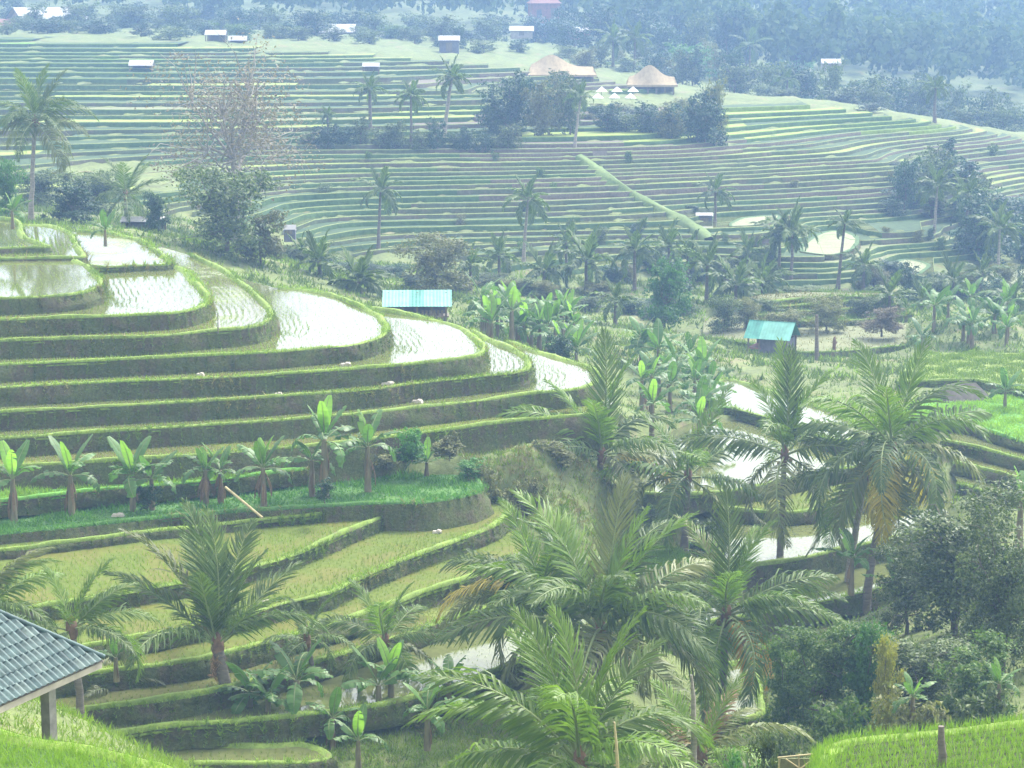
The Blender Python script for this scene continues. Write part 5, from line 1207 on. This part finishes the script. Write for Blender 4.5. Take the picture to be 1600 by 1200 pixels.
for k, (px, py) in enumerate(((940, 141), (964, 141), (989, 141), (934, 151), (960, 151), (985, 151), (892, 141))):
    Y = 268 - (py - 141) * .4; c = at(px, py, Y); w = 18 * mpp(Y); root = empty('parasol', c - np.array([0, 0, .9]), 0, 'white parasol in the %s row in front of the restaurant, %s' % (('back', 'back', 'back', 'front', 'front', 'front', 'back')[k], ('left', 'middle', 'right', 'left', 'middle', 'right', 'apart under the left roof')[k]), 'parasol', 'white restaurant parasols')
    a = np.arange(9) * 2 * math.pi / 8; ringv = np.column_stack([np.cos(a) * w / 2, np.sin(a) * w / 2, np.full(9, .75)])
    pt(root, 'canopy', Soup().add(np.vstack([ringv, (0, 0, 1.35)]), [(i, i + 1, 9) for i in range(8)]), M['white']); pt(root, 'pole', Soup().tube([(0, 0, -.6), (0, 0, 1.3)], .04, 6), M['wood'])
c = at(960, 160, 266); tag(obj('terrace_deck', Soup().box(c + np.array([1, 0, -.6]), (13, 5, 1.2)).mesh('terrace_deck', M['concrete'])), 'flat deck that carries the white parasols', 'deck')
for k, px in enumerate((1038, 1055)):
    c = at(px, 196, 243); tag(obj('sign_board', Soup().box(c, (.8, .08, .45)).box(c + np.array([-.3, .02, -.5]), (.06, .06, .6)).box(c + np.array([.3, .02, -.5]), (.06, .06, .6)).mesh('sign_board', M['white'], False)), 'little white board in the dark grove below the restaurant, %s one' % ('left', 'right')[k], 'board', 'white boards below the restaurant')

# --- diagonal grassy path down the far slope
pp = [(905, 243), (925, 255), (950, 275), (985, 297), (1020, 315), (1055, 333), (1085, 352), (1110, 372)]
W_ = []
for px, py in pp:
    d = ray(px, py); ys = np.arange(176, 250, .25); P = d[None] * (ys / d[1])[:, None]; hz_ = H(P[:, :2]); j = np.argmax(P[:, 2] <= hz_ + .55); W_.append(P[j])
W_ = catmull(np.array(W_)[:, :2], 1.0); t = np.gradient(W_, axis=0); t /= np.linalg.norm(t, axis=1)[:, None]; nn = np.stack([-t[:, 1], t[:, 0]], 1)
P = []
for off, dz_ in ((-.75, -.1), (-.45, .5), (0, .58), (.45, .5), (.75, -.1)):
    q = W_ + nn * (off + wob(len(W_), .2, 3))[:, None]; P.append(np.column_stack([q, H(W_) + dz_ + wob(len(W_), .05, 3)]))
tag(obj('grassy_path', Soup().grid(np.array(P)).mesh('grassy_path', M['path'])), 'light green grassy path running diagonally down the far slope', 'path', kind='structure')

# --- small things on the near terraces
def slab(px, py, T, label, s=.35):
    p = onz(px, py, TK[T]['z']); so = Soup().box((0, 0, .03), (s, s * .5, .09), rotz(random.uniform(-.4, .4)), taper=.8).box((s * .2, -.06, .1), (s * .5, s * .4, .06), rotz(random.uniform(-1, 1)), taper=.7)
    o = obj('spillway_stone', so.mesh('spillway_stone', M['stone'], False), None, p); tag(o, label, 'stone', 'pale spillway stones')
slab(313, 586, 'A6', 'pale stone at the foot of the bank under the greenish-ended paddy')
slab(540, 570, 'A6', 'pale stone at the foot of the widest paddy bank', .5)
slab(435, 617, 'A7', 'pale stone on the terrace above the tallest banana plant')
slab(606, 600, 'A7', 'pale stone where two banks meet below the shelter paddy', .6)
slab(652, 628, 'A8', 'pale stone below the pointed-tip paddy', .5)
slab(415, 942, 'A14', 'pale clod lying in the long ochre paddy near the young palm', .3)
slab(683, 832, 'A14', 'pale clod lying at the far end of the long ochre paddy', .4)
slab(184, 806, 'A11', 'pale clods on the turf bank between the second and third banana plants', .5)
def pole(pts, rad, label, mat, name='bamboo_pole', cat='pole', sides=7):
    pts = np.array(pts); o0_ = pts[0].copy(); so = Soup().tube(pts - o0_, rad, sides)
    n_ = int(np.linalg.norm(pts[-1] - pts[0]) / .35)
    for k in range(1, n_): 
        p = (pts[0] + (pts[-1] - pts[0]) * k / n_) - o0_; t_ = (pts[-1] - pts[0]) / np.linalg.norm(pts[-1] - pts[0]); rr = np.interp(k / n_, np.linspace(0, 1, len(pts)), np.broadcast_to(rad, len(pts))); so.tube([p - t_ * .012, p + t_ * .012], rr * 1.12, sides, cap=False)
    o = obj(name, so.mesh(name, M[mat]), None, o0_); return tag(o, label, cat)
a = onz(410, 809, -21.0); b = at(352, 761, a[1] + 1.2)
pole([a, (a + b) / 2, b], [.05, .055, .05], 'fallen bamboo pole leaning on the dry-skirted banana plant', 'wood_pale')
a = onz(90, 512, -16.05 + .0); pole([onz(341, 521, -16.07), onz(341, 521, -16.07) + np.array([0, 0, .95])], [.03, .02], 'dark stake in the flooded paddy with the greenish end', 'wood', 'stake', 'stake')
g0 = at(1470, 1215, 41.5); pole([g0, g0 + (0.02, 0, .45), g0 + (-.02, 0, .75), g0 + (-.03, 0, 1.06)], [.10, .085, .075, .06], 'weathered knotted wooden stake in the vivid rice field', 'trunk', 'stake', 'stake')
g0 = at(1083, 1230, 54); pole([g0 - (0, 0, 3), g0, g0 + (0, 0, 1.2), g0 + (-.03, 0, 2.4), g0 + (-.09, 0, 3.0)], [.09, .085, .08, .06, .03], 'bare pinkish dead trunk standing beside the small pale palm', 'trunk_pale', 'dead_trunk', 'trunk')
g0 = at(966, 1215, 49); pole([g0 - (0, 0, 2.5), g0, g0 + (-.05, 0, .8), g0 + (-.1, 0, 1.35)], [.05, .045, .035, .02], 'thin pale stick in front of the nearest palm', 'wood_pale', 'stick', 'stick')
g0 = at(1276, 497 + 75, 140); g0[2] = h1(g0[0], g0[1]); tp = at(1276, 492, 140); pole([g0 - (0, 0, .2), (g0 + tp) / 2, tp], [.16, .12, .11], 'bare grey palm trunk without crown right of the teal hut', 'trunk', 'dead_trunk', 'trunk')
g0 = at(1303, 548, 145); so = Soup().tube([(0, 0, -.2), (0, 0, .3), (.03, 0, .6), (.02, 0, .95)], [.14, .11, .13, .05], 7).tube([(0, 0, .35), (.2, 0, .6)], [.06, .04], 5); tag(obj('tree_stump', so.mesh('tree_stump', M['fibre']), None, g0), 'short brown stump on the pale field right of the teal hut', 'stump')
# --- bamboo rack at the bottom edge
Y = 43.2; c = at(1250, 1190, Y); root = empty('bamboo_rack', c, 0, 'bamboo rack with crossed poles at the bottom edge beside the vivid rice field', 'rack')
def bar(p, q, Yd, name, rr=.018):
    a_, b_ = at(*p, Y + Yd), at(*q, Y + Yd); pt(root, name, Soup().tube([a_ - c, b_ - c], rr, 6), M['wood_pale'], True)
bar((1215, 1184), (1284, 1177), 0, 'top_rail'); bar((1290, 1174), (1289, 1260), .02, 'post', .03); bar((1279, 1176), (1272, 1260), .05, 'post', .022); bar((1218, 1182), (1214, 1260), .04, 'post', .022)
bar((1248, 1178), (1250, 1240), .07, 'post'); bar((1222, 1222), (1282, 1178), .1, 'brace', .014); bar((1228, 1186), (1282, 1222), .13, 'brace', .014); bar((1205, 1215), (1284, 1212), .16, 'lower_rail')
pt(root, 'mat', Soup().box(at(1248, 1200, Y + .3) - c, (.75, .03, .42)), M['straw'])

# ================================================================== HAZE
hb = Soup().box((0, 700, 5), (2400, 1640, 120)).mesh('haze', [])
hz = obj('haze', hb); tag(hz, 'pale blue valley haze filling the air', 'haze', kind='stuff')
hm = bpy.data.materials.new('haze'); hm.use_nodes = True
for n_ in list(hm.node_tree.nodes):
    if n_.type != 'OUTPUT_MATERIAL': hm.node_tree.nodes.remove(n_)
pv = hm.node_tree.nodes.new('ShaderNodeVolumePrincipled'); pv.inputs['Density'].default_value = HAZE_DENSITY
pv.inputs['Color'].default_value = (*HAZE_COLOR, 1); pv.inputs['Anisotropy'].default_value = 0.2
hm.node_tree.links.new(pv.outputs[0], hm.node_tree.nodes['Material Output'].inputs['Volume'])
hz.data.materials.append(hm)
print('objects', len(bpy.data.objects), 'tris', sum(sum(len(p.vertices) - 2 for p in m.polygons) if len(m.polygons) < 2000 else len(m.polygons) * 2 for m in bpy.data.meshes))
